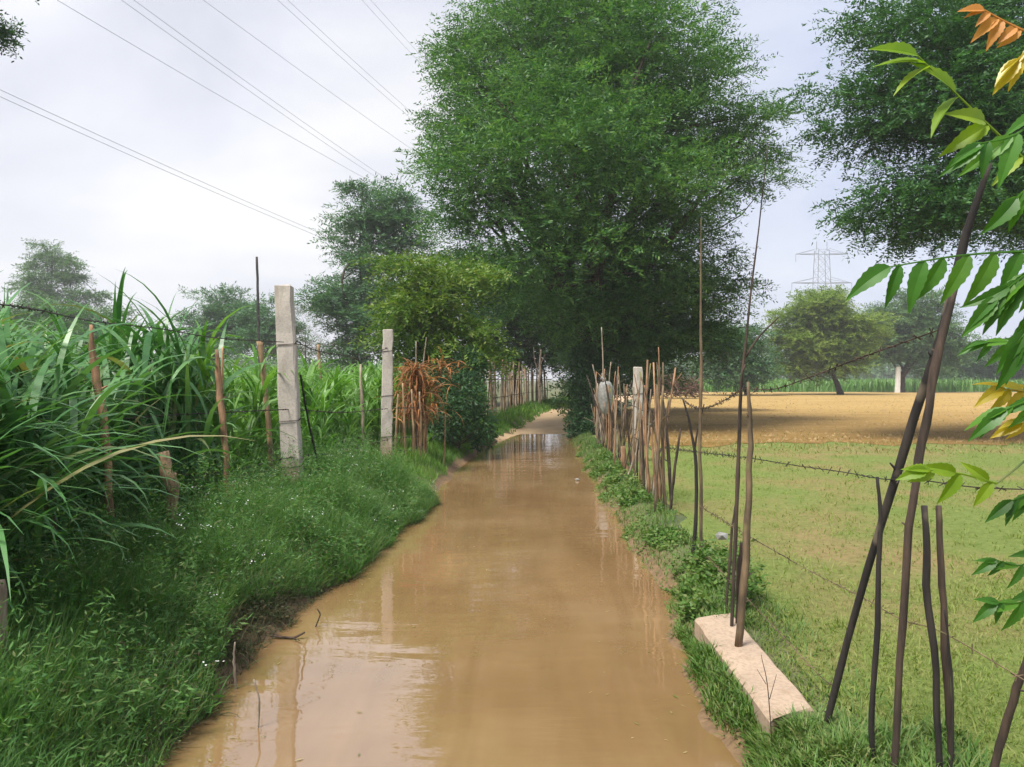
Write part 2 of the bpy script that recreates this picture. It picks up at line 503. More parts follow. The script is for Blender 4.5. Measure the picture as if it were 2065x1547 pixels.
V, Q = sheet(np.concatenate([np.arange(-6, 20, 0.25)]), lambda y: xr(y) + 0.5 + 0.1 * wob(2, y), 40, 0.004, 60)
tag(mesh('meadow', V, Q, m, smooth=True), 'short patchy green meadow right of the lane', 'meadow', kind='structure')

m, nt, b = new_mat('field_soil')
co = coords(nt, kind='World')
n1 = noise(nt, 0.35, 5, coords(nt, (0.35, 1.6, 1), 'World'), 0.65)
n2 = noise(nt, 9, 5, co, 0.7)
n3 = noise(nt, 0.5, 4, co, 0.6)
c = ramp(nt, [(0.30, (0.32, 0.21, 0.078)), (0.5, (0.39, 0.265, 0.10)), (0.72, (0.46, 0.325, 0.135))], n1.outputs[0]).outputs[0]
c = mixc(nt, 0.6, c, ramp(nt, [(0.35, (0.62, 0.6, 0.55)), (0.65, (1, 1, 1))], n2.outputs[0]).outputs[0], 'MULTIPLY')
# soil colour darker along the meadow, fading farther out
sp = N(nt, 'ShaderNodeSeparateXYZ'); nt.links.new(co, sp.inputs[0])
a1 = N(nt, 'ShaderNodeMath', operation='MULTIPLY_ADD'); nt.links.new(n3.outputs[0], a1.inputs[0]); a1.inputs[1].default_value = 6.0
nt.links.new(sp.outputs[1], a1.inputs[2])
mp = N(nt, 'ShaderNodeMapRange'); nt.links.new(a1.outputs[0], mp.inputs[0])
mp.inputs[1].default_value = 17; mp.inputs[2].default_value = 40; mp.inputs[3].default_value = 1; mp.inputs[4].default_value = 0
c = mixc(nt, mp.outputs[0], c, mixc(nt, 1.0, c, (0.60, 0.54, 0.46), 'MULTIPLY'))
nt.links.new(c, b.inputs['Base Color']); b.inputs['Roughness'].default_value = 0.95
b.inputs['Specular IOR Level'].default_value = 0.1
bp = N(nt, 'ShaderNodeBump'); bp.inputs['Strength'].default_value = 0.8; bp.inputs['Distance'].default_value = 0.05
nt.links.new(n2.outputs[0], bp.inputs['Height']); nt.links.new(bp.outputs[0], b.inputs['Normal'])
yy = np.concatenate([np.arange(15.5, 30, 0.3), np.arange(30, 79, 1.0)])


def field_edge(x, y): return x


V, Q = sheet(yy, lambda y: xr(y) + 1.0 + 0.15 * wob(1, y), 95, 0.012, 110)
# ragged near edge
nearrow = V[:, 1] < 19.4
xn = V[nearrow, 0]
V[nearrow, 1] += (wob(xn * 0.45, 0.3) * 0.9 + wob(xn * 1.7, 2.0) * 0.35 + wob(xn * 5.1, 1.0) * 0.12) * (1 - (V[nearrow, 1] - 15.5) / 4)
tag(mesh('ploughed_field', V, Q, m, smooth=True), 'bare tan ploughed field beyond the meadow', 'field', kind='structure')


# ------------------------------------------------------------------ trees
def lobe(px, py, d, rx, ry, rd=None):
    c = P(px, py, d)
    return (*c, rx / F * d, (rd if rd else 0.5 * (rx + ry)) / F * d, ry / F * d)


def make_tree(name, label, base, fork_h, lobes, mat, bark, r0, dens, leaf=(0.10, 0.035), twig=0.5, nleaf=16,
              spread=0.45, droop=0.15, fill=0.55, group='trees around the lane', trunk_pts=None, sub=5, lobe_limb=True, seed=1, clump_r=0.55, flat=0.5):
    """trunk with limbs to every lobe of the crown; crown = leaf sprays gathered in clumps through the lobes"""
    global rng
    keep = rng
    rng = np.random.default_rng(seed)
    base = np.array([base[0], base[1], float(H(base[0], base[1])) - 0.03])
    root = empty(name, base)
    tag(root, label, 'tree', group)
    tb = MB()
    if trunk_pts is None:
        c0 = np.mean([l[:3] for l in lobes], 0)
        top = base + np.array([(c0[0] - base[0]) * 0.35, (c0[1] - base[1]) * 0.35, fork_h])
        trunk_pts = [base, base + (top - base) * 0.5 + np.append(rng.normal(0, 0.06 * fork_h, 2), 0), top]
    tp = smoothpath(trunk_pts, 10)
    tb.tube(tp, np.linspace(r0, r0 * 0.62, 10) * (1 + 0.35 * np.exp(-np.arange(10) * 1.2)), 9, 0.06)
    top = tp[-1]
    Bs, Ds, Ss, Ls, Ws = [], [], [], [], []
    vols = np.array([l[3] * l[4] * l[5] for l in lobes]) ** 0.72
    for li, l in enumerate(lobes):
        c = np.array(l[:3]); R = np.array(l[3:])
        start = tp[rng.integers(6, 10)]
        if lobe_limb:
            midp = start * 0.5 + c * 0.5 + np.append(rng.normal(0, 0.12, 2) * np.linalg.norm(c - start), 0.08 * np.linalg.norm(c - start))
            lp = smoothpath([start, midp, c], 9)
            rl = r0 * 0.42 * min(1, (np.mean(R) / 1.6) ** 0.5)
            tb.tube(lp, np.linspace(rl, rl * 0.3, 9), 6, 0.05)
        else:
            lp = np.array([start, c]); rl = r0 * 0.3
        ncl = max(3, int(dens * vols[li] * 0.42))
        dirs = unit(rng.normal(size=(ncl, 3)))
        rad = 1 - fill * rng.random(ncl) ** 1.4
        cc = c + dirs * R * rad[:, None]
        # branches to some clumps
        for k in range(min(ncl, sub)):
            s0 = lp[rng.integers(len(lp) // 2, len(lp))]
            e = cc[k]
            mp_ = (s0 + e) / 2 + rng.normal(0, 0.08, 3) * np.linalg.norm(e - s0)
            tb.tube(smoothpath([s0, mp_, e], 6), np.linspace(rl * 0.35, rl * 0.08, 6), 5, 0.0, False)
        ns = 62
        cr = clump_r * np.mean(R) ** 0.5
        cs_ = rng.uniform(0.6, 1.35, (ncl, 1, 1))
        pos = cc[:, None] + np.clip(rng.normal(size=(ncl, ns, 3)), -1.9, 1.9) * cr * cs_ * np.array([0.85, 0.85, 0.22])
        ax = unit((pos - c) / R * 0.6 + (pos - cc[:, None]) / cr * 0.7 + rng.normal(size=pos.shape) * 0.4 + np.array([0, 0, 0.2 - droop]))
        pos = pos.reshape(-1, 3); ax = ax.reshape(-1, 3)
        n = len(pos)
        tl = twig * rng.uniform(0.6, 1.3, n)
        sd = unit(np.cross(ax, rng.normal(size=(n, 3))))
        up = np.cross(ax, sd)
        t = np.linspace(0.05, 1, nleaf)
        sgn = np.where(np.arange(nleaf) % 2, 1.0, -1.0)
        pb = pos[:, None] + ax[:, None] * (tl[:, None] * t)[..., None] - np.array([0, 0, 1.0]) * (tl[:, None] * t ** 2 * droop)[..., None]
        ld = unit((ax[:, None] * 0.55 + sd[:, None] * sgn[None, :, None] * 0.9 + rng.normal(size=(n, nleaf, 3)) * 0.35) * [1, 1, flat])
        ls = unit(np.cross(ld, up[:, None] * 0.5 + [0, 0, 0.9 / flat - 0.9] + rng.normal(size=(n, nleaf, 3)) * 0.45))
        Bs.append(pb.reshape(-1, 3)); Ds.append(ld.reshape(-1, 3)); Ss.append(ls.reshape(-1, 3))
        Ls.append(leaf[0] * rng.uniform(0.6, 1.3, n * nleaf)); Ws.append(leaf[1] * rng.uniform(0.7, 1.3, n * nleaf))
    V, Q = rhombs(np.concatenate(Bs), np.concatenate(Ds), np.concatenate(Ss), np.concatenate(Ls), np.concatenate(Ws))
    tb.build('trunk', bark, root, smooth=True)
    mesh('crown', V, Q, mat, root)
    rng = keep
    print(name, len(Q))
    return root


# the great tree over the lane
D = 22.0
BL = [lobe(1120, 120, D + 1, 190, 130, 260), lobe(1010, 190, D, 105, 110), lobe(1270, 170, D, 170, 140, 240), lobe(1370, 260, D - 1, 110, 110),
      lobe(975, 330, D - 1, 95, 100), lobe(1110, 320, D - 3, 190, 150, 200), lobe(1290, 380, D - 2, 190, 150, 220), lobe(1410, 380, D, 75, 80),
      lobe(1010, 450, D - 1, 105, 85), lobe(1180, 520, D - 2, 200, 120, 220), lobe(1380, 520, D - 1, 120, 110), lobe(1420, 610, D, 60, 80),
      lobe(1290, 640, D - 1, 130, 110), lobe(1130, 640, D + 1, 100, 90), lobe(1360, 680, D, 90, 70), lobe(1510, 260, D, 60, 55, 60), lobe(1530, 330, D + .5, 40, 50, 50),
      lobe(935, 120, D + 1, 40, 50), lobe(925, 240, D, 40, 40), lobe(895, 315, D, 32, 28, 50), lobe(1180, 30, D + 1, 150, 60, 150), lobe(1420, 170, D, 60, 60), lobe(1210, 720, D - 1, 70, 60), lobe(1050, 60, D + 1, 90, 60), lobe(1330, 70, D, 70, 60)]
make_tree('acacia_tree', 'huge feathery tree arching over the lane, tallest in view', (2.15, 21.0), 3.0, BL, M['big_leaf'], M['bark'], 0.36, 16, (0.13, 0.036), 0.62, 16, fill=0.5, seed=11, clump_r=0.43, sub=5)

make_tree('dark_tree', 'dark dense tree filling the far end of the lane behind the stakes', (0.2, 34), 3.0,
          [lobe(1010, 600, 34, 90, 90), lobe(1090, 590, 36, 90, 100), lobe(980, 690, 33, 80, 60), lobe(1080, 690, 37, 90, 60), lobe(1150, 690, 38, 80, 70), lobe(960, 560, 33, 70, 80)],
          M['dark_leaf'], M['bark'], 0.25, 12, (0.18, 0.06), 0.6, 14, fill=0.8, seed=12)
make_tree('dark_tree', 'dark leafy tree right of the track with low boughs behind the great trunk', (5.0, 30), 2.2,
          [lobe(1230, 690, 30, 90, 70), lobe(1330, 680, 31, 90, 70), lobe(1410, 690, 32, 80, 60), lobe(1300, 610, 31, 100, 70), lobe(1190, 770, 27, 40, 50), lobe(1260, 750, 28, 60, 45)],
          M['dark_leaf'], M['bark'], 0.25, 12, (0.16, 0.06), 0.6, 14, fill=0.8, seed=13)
make_tree('leafy_tree', 'yellowish green bushy tree on the left bank behind the second concrete post', (-1.5, 15.5), 1.6,
          [lobe(870, 570, 15.5, 85, 60), lobe(830, 640, 15, 70, 60), lobe(900, 650, 15.5, 75, 70), lobe(850, 720, 15.5, 70, 45), lobe(920, 580, 16, 50, 50), lobe(800, 560, 15.5, 45, 45), lobe(940, 690, 15, 45, 50)],
          M['bright_leaf'], M['bark'], 0.13, 34, (0.11, 0.035), 0.42, 14, fill=0.7, droop=0.35, seed=14, clump_r=0.42)
make_tree('feathery_tree', 'pale grey-green tree standing behind and left of the great tree', (-8.2, 42), 4.5,
          [lobe(750, 420, 42, 70, 50), lobe(730, 500, 42, 75, 60), lobe(780, 560, 42, 60, 60), lobe(700, 590, 42, 60, 60), lobe(760, 650, 42, 90, 60), lobe(690, 680, 42, 55, 60), lobe(730, 385, 42, 40, 25), lobe(820, 450, 42, 50, 70)],
          M['teal_leaf'], M['bark'], 0.25, 9, (0.22, 0.06), 0.75, 14, fill=0.75, seed=15)
make_tree('right_tree', 'dark spreading tree whose boughs hang in from the upper right corner', (14.5, 17), 5.5,
          [lobe(1850, 90, 16, 130, 90), lobe(1760, 180, 16, 90, 70), lobe(1900, 230, 15.5, 140, 100), lobe(1740, 265, 16, 70, 40), lobe(1800, 400, 15.5, 90, 45), lobe(1950, 400, 15, 120, 90), lobe(1790, 455, 16, 65, 24),
           lobe(1890, 455, 15.5, 80, 35), lobe(2050, 300, 15.5, 130, 130), lobe(2080, 130, 16, 150, 130), lobe(2100, 440, 16, 100, 60), lobe(2000, 20, 17, 150, 70), lobe(2180, 350, 17, 150, 150)],
          M['mid_leaf'], M['bark'], 0.26, 40, (0.10, 0.036), 0.42, 14, fill=0.8, seed=16, droop=0.3, sub=2, clump_r=0.48)
make_tree('lime_tree', 'rounded light green tree standing alone on the ploughed field', (27.8, 65), 2.6,
          [lobe(1640, 640, 65, 60, 45), lobe(1700, 660, 65, 55, 50), lobe(1610, 690, 65, 45, 45), lobe(1660, 710, 65, 70, 45), lobe(1720, 715, 65, 40, 40), lobe(1620, 740, 65, 35, 25), lobe(1670, 625, 65, 50, 35)],
          M['lime_leaf'], M['bark'], 0.26, 12, (0.28, 0.07), 0.8, 14, fill=0.75, seed=17,
          trunk_pts=[np.array([27.8, 65, 0.1]), np.array([27.4, 65, 1.3]), np.array([26.2, 65, 3.6])])
make_tree('forked_tree', 'grey-green tree with a forked trunk beyond the white post', (38.5, 76), 2.2,
          [lobe(1800, 640, 76, 40, 40), lobe(1850, 620, 76, 45, 40), lobe(1840, 680, 76, 55, 40), lobe(1890, 660, 76, 40, 50), lobe(1790, 710, 76, 35, 35), lobe(1870, 715, 76, 60, 30), lobe(1770, 660, 76, 15, 20)],
          M['far_leaf'], M['bark'], 0.28, 8, (0.32, 0.09), 0.9, 12, fill=0.8, seed=18)
make_tree('field_tree', 'small dark tree at the field edge just right of the great tree', (19.0, 62), 1.5,
          [lobe(1490, 690, 62, 50, 40), lobe(1460, 730, 62, 50, 35), lobe(1520, 720, 62, 28, 45), lobe(1485, 760, 62, 60, 25), lobe(1440, 690, 62, 40, 40)],
          M['teal_leaf'], M['bark'], 0.2, 9, (0.28, 0.08), 0.8, 12, fill=0.8, seed=19)
make_tree('field_tree', 'bushy far tree behind the yellow leaves at the right edge', (62, 100), 1.5,
          [lobe(1960, 720, 100, 50, 35), lobe(2020, 715, 100, 50, 35), lobe(2080, 710, 100, 50, 40), lobe(1930, 740, 100, 40, 25), lobe(2000, 745, 100, 70, 20)],
          M['far_leaf'], M['bark'], 0.25, 4.5, (0.42, 0.12), 1.0, 12, fill=0.8, seed=20)
# left far trees
make_tree('airy_tree', 'tall pale see-through tree far behind the fodder crop at left', (-53, 90), 5,
          [lobe(105, 520, 90, 50, 28), lobe(70, 560, 90, 40, 30), lobe(140, 560, 90, 40, 30), lobe(170, 590, 90, 30, 20), lobe(100, 600, 90, 70, 30), lobe(110, 645, 90, 60, 30)],
          M['far_leaf'], M['bark'], 0.3, 3.2, (0.36, 0.09), 1.0, 12, fill=0.9, seed=21)
make_tree('round_tree', 'hazy rounded tree behind the crop below the airy tree', (-36, 64), 2,
          [lobe(160, 650, 64, 60, 40), lobe(215, 655, 64, 40, 40), lobe(60, 640, 64, 60, 40), lobe(10, 650, 64, 50, 35), lobe(130, 690, 64, 120, 30)],
          M['far_leaf'], M['bark'], 0.25, 7, (0.28, 0.08), 0.8, 12, fill=0.8, seed=22)
make_tree('round_tree', 'blue-green clumped tree behind the crop, left of the thin pole', (-26, 66), 2,
          [lobe(450, 620, 66, 55, 35), lobe(410, 660, 66, 40, 30), lobe(490, 650, 66, 45, 35), lobe(440, 690, 66, 70, 30), lobe(400, 700, 66, 40, 20)],
          M['teal_leaf'], M['bark'], 0.25, 8, (0.3, 0.08), 0.8, 12, fill=0.75, seed=23)
make_tree('round_tree', 'lower blue-green tree between the thin pole and the tall concrete post', (-20, 60), 2,
          [lobe(540, 640, 60, 40, 30), lobe(520, 680, 60, 45, 35), lobe(570, 690, 60, 40, 35)],
          M['teal_leaf'], M['bark'], 0.22, 8, (0.28, 0.08), 0.8, 12, fill=0.75, seed=24)
make_tree('bare_tree', 'brownish half-bare thorny tree right of the tall concrete post', (-10.8, 40), 1.2,
          [lobe(615, 660, 40, 40, 35), lobe(640, 690, 40, 35, 30), lobe(600, 705, 40, 40, 30)],
          leaf_mat('thorn_leaf', [(0.10, 0.085, 0.06), (0.15, 0.12, 0.085), (0.09, 0.10, 0.05)], 0.1, 0.7), M['bark_pale'], 0.14, 9, (0.12, 0.02), 0.6, 10, fill=0.95, sub=26, seed=25)
make_tree('overhanging_tree', 'tree whose dark twig tips enter at the upper left corner', (-11.5, 14.5), 3.5,
          [lobe(-25, 58, 14.5, 42, 16), lobe(-190, 20, 14.5, 110, 60), lobe(-290, 130, 15, 130, 100), lobe(-180, -90, 15, 110, 80)],
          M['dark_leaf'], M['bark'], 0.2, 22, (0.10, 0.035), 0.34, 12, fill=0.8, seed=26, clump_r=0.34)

# dark shrub and climbers on the left bank under the leafy tree
def make_shrub(name, label, x, y, lobes, mat, dens, leaf, cat='shrub', seed=1, nst=7, group=None):
    global rng
    base = np.array([x, y, float(H(x, y)) - 0.02])
    root = empty(name, base); tag(root, label, cat, group)
    keep = rng; rng = np.random.default_rng(seed)
    sb = MB(); Vs = []; Qs = []; n0 = 0
    B, Dv, S, L, W = [], [], [], [], []
    for l in lobes:
        c = np.array(l[:3]); R = np.array(l[3:])
        for k in range(nst):
            e = c + rng.normal(size=3) * R * 0.5
            s0 = base + np.append(rng.normal(0, 0.08, 2), 0)
            sb.tube(smoothpath([s0, (s0 + e) / 2 + rng.normal(0, 0.05, 3), e], 6), np.linspace(0.016, 0.004, 6), 5, 0, False)
        n = int(dens * (R[0] * R[1] * R[2]) ** 0.75)
        d = unit(rng.normal(size=(n, 3)))
        p = c + d * R * (rng.random(n) ** 0.4)[:, None]
        q = unit(d * 0.6 + rng.normal(size=(n, 3)) * 0.6 + np.array([0, 0, -0.2]))
        B.append(p); Dv.append(q); S.append(unit(np.cross(q, rng.normal(size=(n, 3)))))
        L.append(leaf[0] * rng.uniform(0.6, 1.3, n)); W.append(leaf[1] * rng.uniform(0.6, 1.3, n))
    B, Dv, S, L, W = map(np.concatenate, (B, Dv, S, L, W))
    keepz = B[:, 2] > H(B[:, 0], B[:, 1])
    V, Q = rhombs(B[keepz], Dv[keepz], S[keepz], L[keepz], W[keepz])
    sb.build('stem', M['bark'], root); mesh('foliage', V, Q, mat, root)
    rng = keep
    return root


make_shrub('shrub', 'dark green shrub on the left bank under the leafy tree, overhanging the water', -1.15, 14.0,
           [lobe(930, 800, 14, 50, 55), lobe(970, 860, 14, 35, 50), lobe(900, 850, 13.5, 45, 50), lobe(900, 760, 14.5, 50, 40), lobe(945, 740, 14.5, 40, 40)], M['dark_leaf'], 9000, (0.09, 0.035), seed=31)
make_shrub('shrub', 'pale leaved shrub against the far left stakes', -1.1, 20.5,
           [lobe(940, 770, 20.5, 30, 40), lobe(960, 720, 21, 30, 45), lobe(965, 800, 20, 25, 30)], M['weed'], 7000, (0.09, 0.03), seed=32)
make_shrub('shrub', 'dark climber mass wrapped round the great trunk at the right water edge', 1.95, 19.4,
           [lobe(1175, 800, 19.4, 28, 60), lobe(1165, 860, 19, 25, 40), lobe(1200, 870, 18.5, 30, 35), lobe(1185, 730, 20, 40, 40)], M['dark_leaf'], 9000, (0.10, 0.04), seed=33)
make_shrub('shrub', 'yellowish low shrub at the bend of the dry track', 2.2, 24,
           [lobe(1150, 845, 24, 14, 16), lobe(1140, 825, 25, 12, 12)], M['lime_leaf'], 6000, (0.08, 0.035), seed=34)


# ------------------------------------------------------------------ concrete posts
def gz(x, y): return float(H(np.array(x), np.array(y)))


def concrete_post(label, base_xy, height, w, lean=(0, 0), mat='concrete', ties=(), yaw=0.15, taper=0.86, group='concrete fence posts'):
    base = np.array([base_xy[0], base_xy[1], gz(*base_xy) - 0.02])
    root = empty('concrete_post', base); tag(root, label, 'post', group)
    b = MB(); nseg = 14; ch = 0.16
    prof = np.array([(-1, -1 + ch), (-1 + ch, -1), (1 - ch, -1), (1, -1 + ch), (1, 1 - ch), (1 - ch, 1), (-1 + ch, 1), (-1, 1 - ch)]) * 0.5
    cs, sn = math.cos(yaw), math.sin(yaw)
    prof = prof @ np.array([[cs, sn], [-sn, cs]])
    V = []
    for i in range(nseg + 1):
        t = i / nseg
        s = w * (1 - (1 - taper) * t)
        jit = rng.normal(0, 0.004, (8, 2)) + rng.normal(0, 0.002, 2)
        V.append(np.column_stack([prof * s + jit + np.array(lean) * t, np.full(8, height * t)]))
    top = V[-1].copy(); top[:, :2] = np.array(lean) + (top[:, :2] - np.array(lean)) * 0.86; top[:, 2] += 0.008 + rng.normal(0, 0.004, 8)
    V.append(top)
    V = np.concatenate(V) + base
    k = np.arange(nseg + 1)[:, None] * 8; j = np.arange(8)[None]; j2 = (j + 1) % 8
    Q = np.stack([k + j, k + j2, k + 8 + j2, k + 8 + j], -1).reshape(-1, 4)
    b.add(V, Q, np.array([[(nseg + 1) * 8 + q for q in range(8)]]))
    b.build('shaft', M[mat], root)
    for z in ties:
        t = z / height; s = w * (1 - (1 - taper) * t) * 0.5 + 0.005
        cxy = base[:2] + np.array(lean) * t
        pr = np.array([(-1, -1), (1, -1), (1, 1), (-1, 1), (-1, -1)]) * s @ np.array([[cs, sn], [-sn, cs]])
        tb = MB(); pts = np.column_stack([cxy + pr, base[2] + z + np.array([0, 0.012, 0.02, 0.0, -0.008])])
        tb.tube(pts, 0.004, 5); e = pts[1]
        tb.tube(np.array([e, e + [0.03, -0.02, 0.03]]), 0.004, 5)
        tb.build('wire_tie', M['wire'], root)
    return root


concrete_post('tall weathered concrete post on the left bank, nearest the camera', (-2.07, 7.3), 2.06, 0.185, (-0.10, 0.02), 'concrete', (0.35, 0.78, 1.5), 0.10)
concrete_post('second concrete post beside the dry orange stalks on the left bank', (-1.70, 10.4), 1.84, 0.155, (0.02, 0), 'concrete', (0.4, 0.95, 1.55), 0.2)
concrete_post('far slim concrete post among the far left stakes', (-0.80, 28), 1.95, 0.19, (0, 0), 'concrete', (), 0.2)
concrete_post('concrete post with slanted top standing in the brushwood fence', (1.98, 12.2), 1.52, 0.135, (0.02, 0), 'concrete', (0.55, 1.1), 0.3)
concrete_post('white concrete post standing at the far edge of the ploughed field', (37.6, 75), 2.55, 0.38, (0.1, 0), 'whitewash', (), 0.1)

# fallen post / slab at the right water edge
root = empty('concrete_slab', (1.06, 3.55, 0.2)); tag(root, 'pale concrete slab lying along the right water edge', 'slab')
b = MB()
A = np.array([[0.975, 4.10], [1.205, 4.18], [1.175, 2.98], [0.965, 2.88]])
ns = 16
rows = []
for i in range(ns + 1):
    t = i / ns
    l = A[0] * (1 - t) + A[3] * t; r_ = A[1] * (1 - t) + A[2] * t
    w = 0.004
    z = 0.178 + rng.normal(0, 0.0015)
    j1, j2 = rng.normal(0, 0.002, 2)
    l = l + [j1, 0]; r_ = r_ + [j2, 0]
    e = 0.014
    rows.append([[*l, 0.08], [*l, z - e], [l[0] + e, l[1], z], [*((l + r_) / 2), z + 0.003], [r_[0] - e, r_[1], z], [*r_, z - e], [*r_, 0.08]])
V = np.array(rows).reshape(-1, 3)
i = np.arange(ns)[:, None] * 7 + np.arange(6)[None]
b.add(V, np.stack([i + 7, i + 8, i + 1, i], -1).reshape(-1, 4), np.array([list(range(7))]), np.array([[ns * 7 + q for q in range(7)][::-1]]))
b.build('slab_body', M['concrete_warm'], root)
bpy.data.objects['concrete_slab'].rotation_euler = (0.0, 0.0, 0.0)


# ------------------------------------------------------------------ stakes
def path_w(pts):
    return np.array([P(*p) for p in pts])


def stake(label, pts, r, mat, name='wooden_stake', cat='stake', group=None, parent=None, ground=True, knots=0, fork=None, n=None, jitter=0.07):
    """pts: list of (px, py, distance) from foot to tip"""
    w = path_w(pts)
    if ground:
        w[0, 2] = gz(w[0, 0], w[0, 1]) - 0.05
    n = n or max(8, 4 * len(pts))
    sp = smoothpath(w, n)
    q = np.linspace(0, 1, n)[:, None]
    for fr in (1.3, 2.6, 5.2):
        sp = sp + np.sin(q * np.pi) * np.sin(q * fr * 6.28 + rng.uniform(0, 6.28, 3)) * rng.normal(0, 0.34 * np.mean(r) / fr ** 0.5, 3) * [1, 1, 0]
    rr = np.interp(np.linspace(0, 1, n), np.linspace(0, 1, len(np.atleast_1d(r))), np.atleast_1d(r)) if np.ndim(r) else np.full(n, r)
    b = MB(); b.tube(sp, rr, 8, jitter)
    for _ in range(knots):
        i = rng.integers(1, n - 1); dr = unit(rng.normal(size=3) * [1, 0.6, 0.4]); L = rng.uniform(1.2, 2.6) * rr[i]
        b.tube(np.array([sp[i], sp[i] + dr * L + [0, 0, L * 0.6]]), [rr[i] * 0.45, rr[i] * 0.2], 5)
    if fork:
        for f in fork:
            fw = path_w(f[0]); b.tube(smoothpath(fw, 8), np.linspace(f[1], f[1] * 0.55, 8), 6, jitter)
    o = b.build(name, M[mat], parent, origin=None if parent else w[0], smooth=True)
    if not parent:
        tag(o, label, cat, group)
    return o


# left bank
stake('brown stake with a dark thin top standing before the tall fodder grass', [(228, 1130, 4.6), (222, 1000, 4.6), (205, 850, 4.6), (190, 740, 4.6), (184, 655, 4.6)], [0.023, 0.024, 0.026, 0.022, 0.009], 'stake_brown', knots=3)
stake('reddish brown split stake between the dark-topped stake and the tall concrete post', [(462, 1050, 6.1), (456, 940, 6.1), (448, 830, 6.1), (440, 760, 6.1), (437, 705, 6.1)], [0.022, 0.023, 0.026, 0.022, 0.012], 'stake_brown', knots=3,
      fork=[([(446, 800, 6.11), (448, 740, 6.11), (449, 700, 6.11)], 0.012)])
stake('short broken-off tan stake stub leaning in the grass', [(352, 1060, 5.2), (344, 985, 5.2), (328, 912, 5.2)], [0.036, 0.042, 0.036], 'stake_tan', knots=1, fork=[([(340, 990, 5.18), (334, 930, 5.18)], 0.02)])
stake('tan stake just left of the tall concrete post, half hidden by leaves', [(548, 980, 8), (540, 840, 8), (530, 740, 8), (524, 688, 8)], [0.026, 0.028, 0.03, 0.032], 'stake_tan')
stake('weathered stake at the left picture edge low on the bank', [(12, 1390, 2.9), (6, 1280, 2.9), (2, 1170, 2.9)], [0.017, 0.018, 0.015], 'stake_grey', knots=1)
stake('pale thin stake rising from the crop behind the tall concrete post', [(648, 900, 13), (645, 760, 13), (642, 695, 13)], [0.03, 0.03, 0.026], 'stake_tan')
stake('dark thin rod leaning against the tall concrete post', [(650, 1000, 7.5), (640, 930, 7.5), (622, 850, 7.45), (606, 756, 7.42)], [0.010, 0.010, 0.009], 'stake_dark', name='thin_rod', cat='rod')
stake('greenish pale stake between the two nearer left concrete posts', [(736, 940, 10.5), (731, 850, 10.5), (727, 735, 10.6)], [0.022, 0.024, 0.018], 'stake_grey', knots=1)
for lab, pts in (("short bamboo stake hard by the second concrete post", [(797, 905, 11.2), (800, 840, 11.2), (803, 795, 11.2)]),
                 ("thin bamboo stake in front of the dry stalks, nearer the post", [(818, 900, 11.3), (815, 840, 11.3), (812, 772, 11.3)]),
                 ("thin bamboo stake at the middle of the dry stalks", [(834, 905, 11.4), (833, 850, 11.4), (830, 785, 11.4)]),
                 ("thin bamboo stake at the right side of the dry stalks", [(848, 905, 11.5), (848, 850, 11.5), (846, 790, 11.5)])):
    stake(lab, pts, [0.016, 0.016, 0.012], 'stake_tan', group='bamboo stakes by the dry stalks')
stake('tall thin pale twig standing upright above the dry stalks', [(840, 905, 12), (839, 790, 12), (839, 688, 12)], [0.014, 0.012, 0.007], 'stake_grey', name='twig', cat='twig')
stake('thin pale twig leaning right above the dry stalks', [(842, 890, 12.1), (850, 770, 12.1), (860, 680, 12.1)], [0.014, 0.012, 0.007], 'stake_grey', name='twig', cat='twig')
stake('thin bare pole rising above the blue-green trees far left', [(526, 760, 55), (521, 640, 55), (518, 518, 55)], [0.11, 0.1, 0.08], 'stake_dark', name='bare_pole', cat='pole')

# dry orange stalks
b = MB()
n = 420
c0 = P(838, 765, 11.9)
base = c0 + rng.normal(size=(n, 3)) * [0.15, 0.12, 0.0] - [0, 0, 1.0] * rng.uniform(-0.2, 0.6, (n, 1))
base[:, :2] = c0[:2] + (base[:, :2] - c0[:2]) * np.clip(0.25 + (c0[2] + 0.2 - base[:, 2:3]) * 2.2, 0, 1.1)
az = rng.uniform(0, 2 * np.pi, n)
V, Q = blades(base, az, rng.uniform(0.25, 0.6, n), rng.uniform(0.012, 0.03, n), rng.uniform(0.7, 1.9, n), rng.uniform(1.6, 2.4, n), 7)
ok = V[:, 2] > 0.2
b.add(np.where(ok[:, None], V, np.column_stack([V[:, :2], np.full(len(V), 0.2)])), Q)
root = empty('dry_stalks', (c0[0], c0[1], gz(c0[0], c0[1]))); tag(root, 'drooping heap of dry orange-brown stalks behind the second concrete post', 'dry stalks')
b.build('dead_leaf', M['dry_leaf'], root)
b = MB()
for k in range(16):
    x0 = c0 + rng.normal(size=3) * [0.16, 0.1, 0]
    b.tube(smoothpath([[x0[0], x0[1], gz(x0[0], x0[1]) - .03], x0 + [0, 0, -0.4], c0 + rng.normal(size=3) * [0.2, 0.1, 0.12]], 6), [0.011, 0.01, 0.01, 0.009, 0.008, 0.007], 5)
b.build('stalk', M['stake_brown'], root)
n = 60
c1 = P(895, 745, 13); base = c1 + rng.normal(size=(n, 3)) * [0.12, 0.1, 0.1]
V, Q = blades(base, rng.uniform(0, 6.28, n), rng.uniform(0.15, 0.35, n), rng.uniform(0.015, 0.03, n), rng.uniform(0.4, 1.5, n), rng.uniform(1, 2, n), 5)
tag(mesh('dry_leaves', V, Q, M['dry_leaf'], origin=c1), 'small tuft of withered orange leaves hanging on the leafy tree', 'dry leaves')

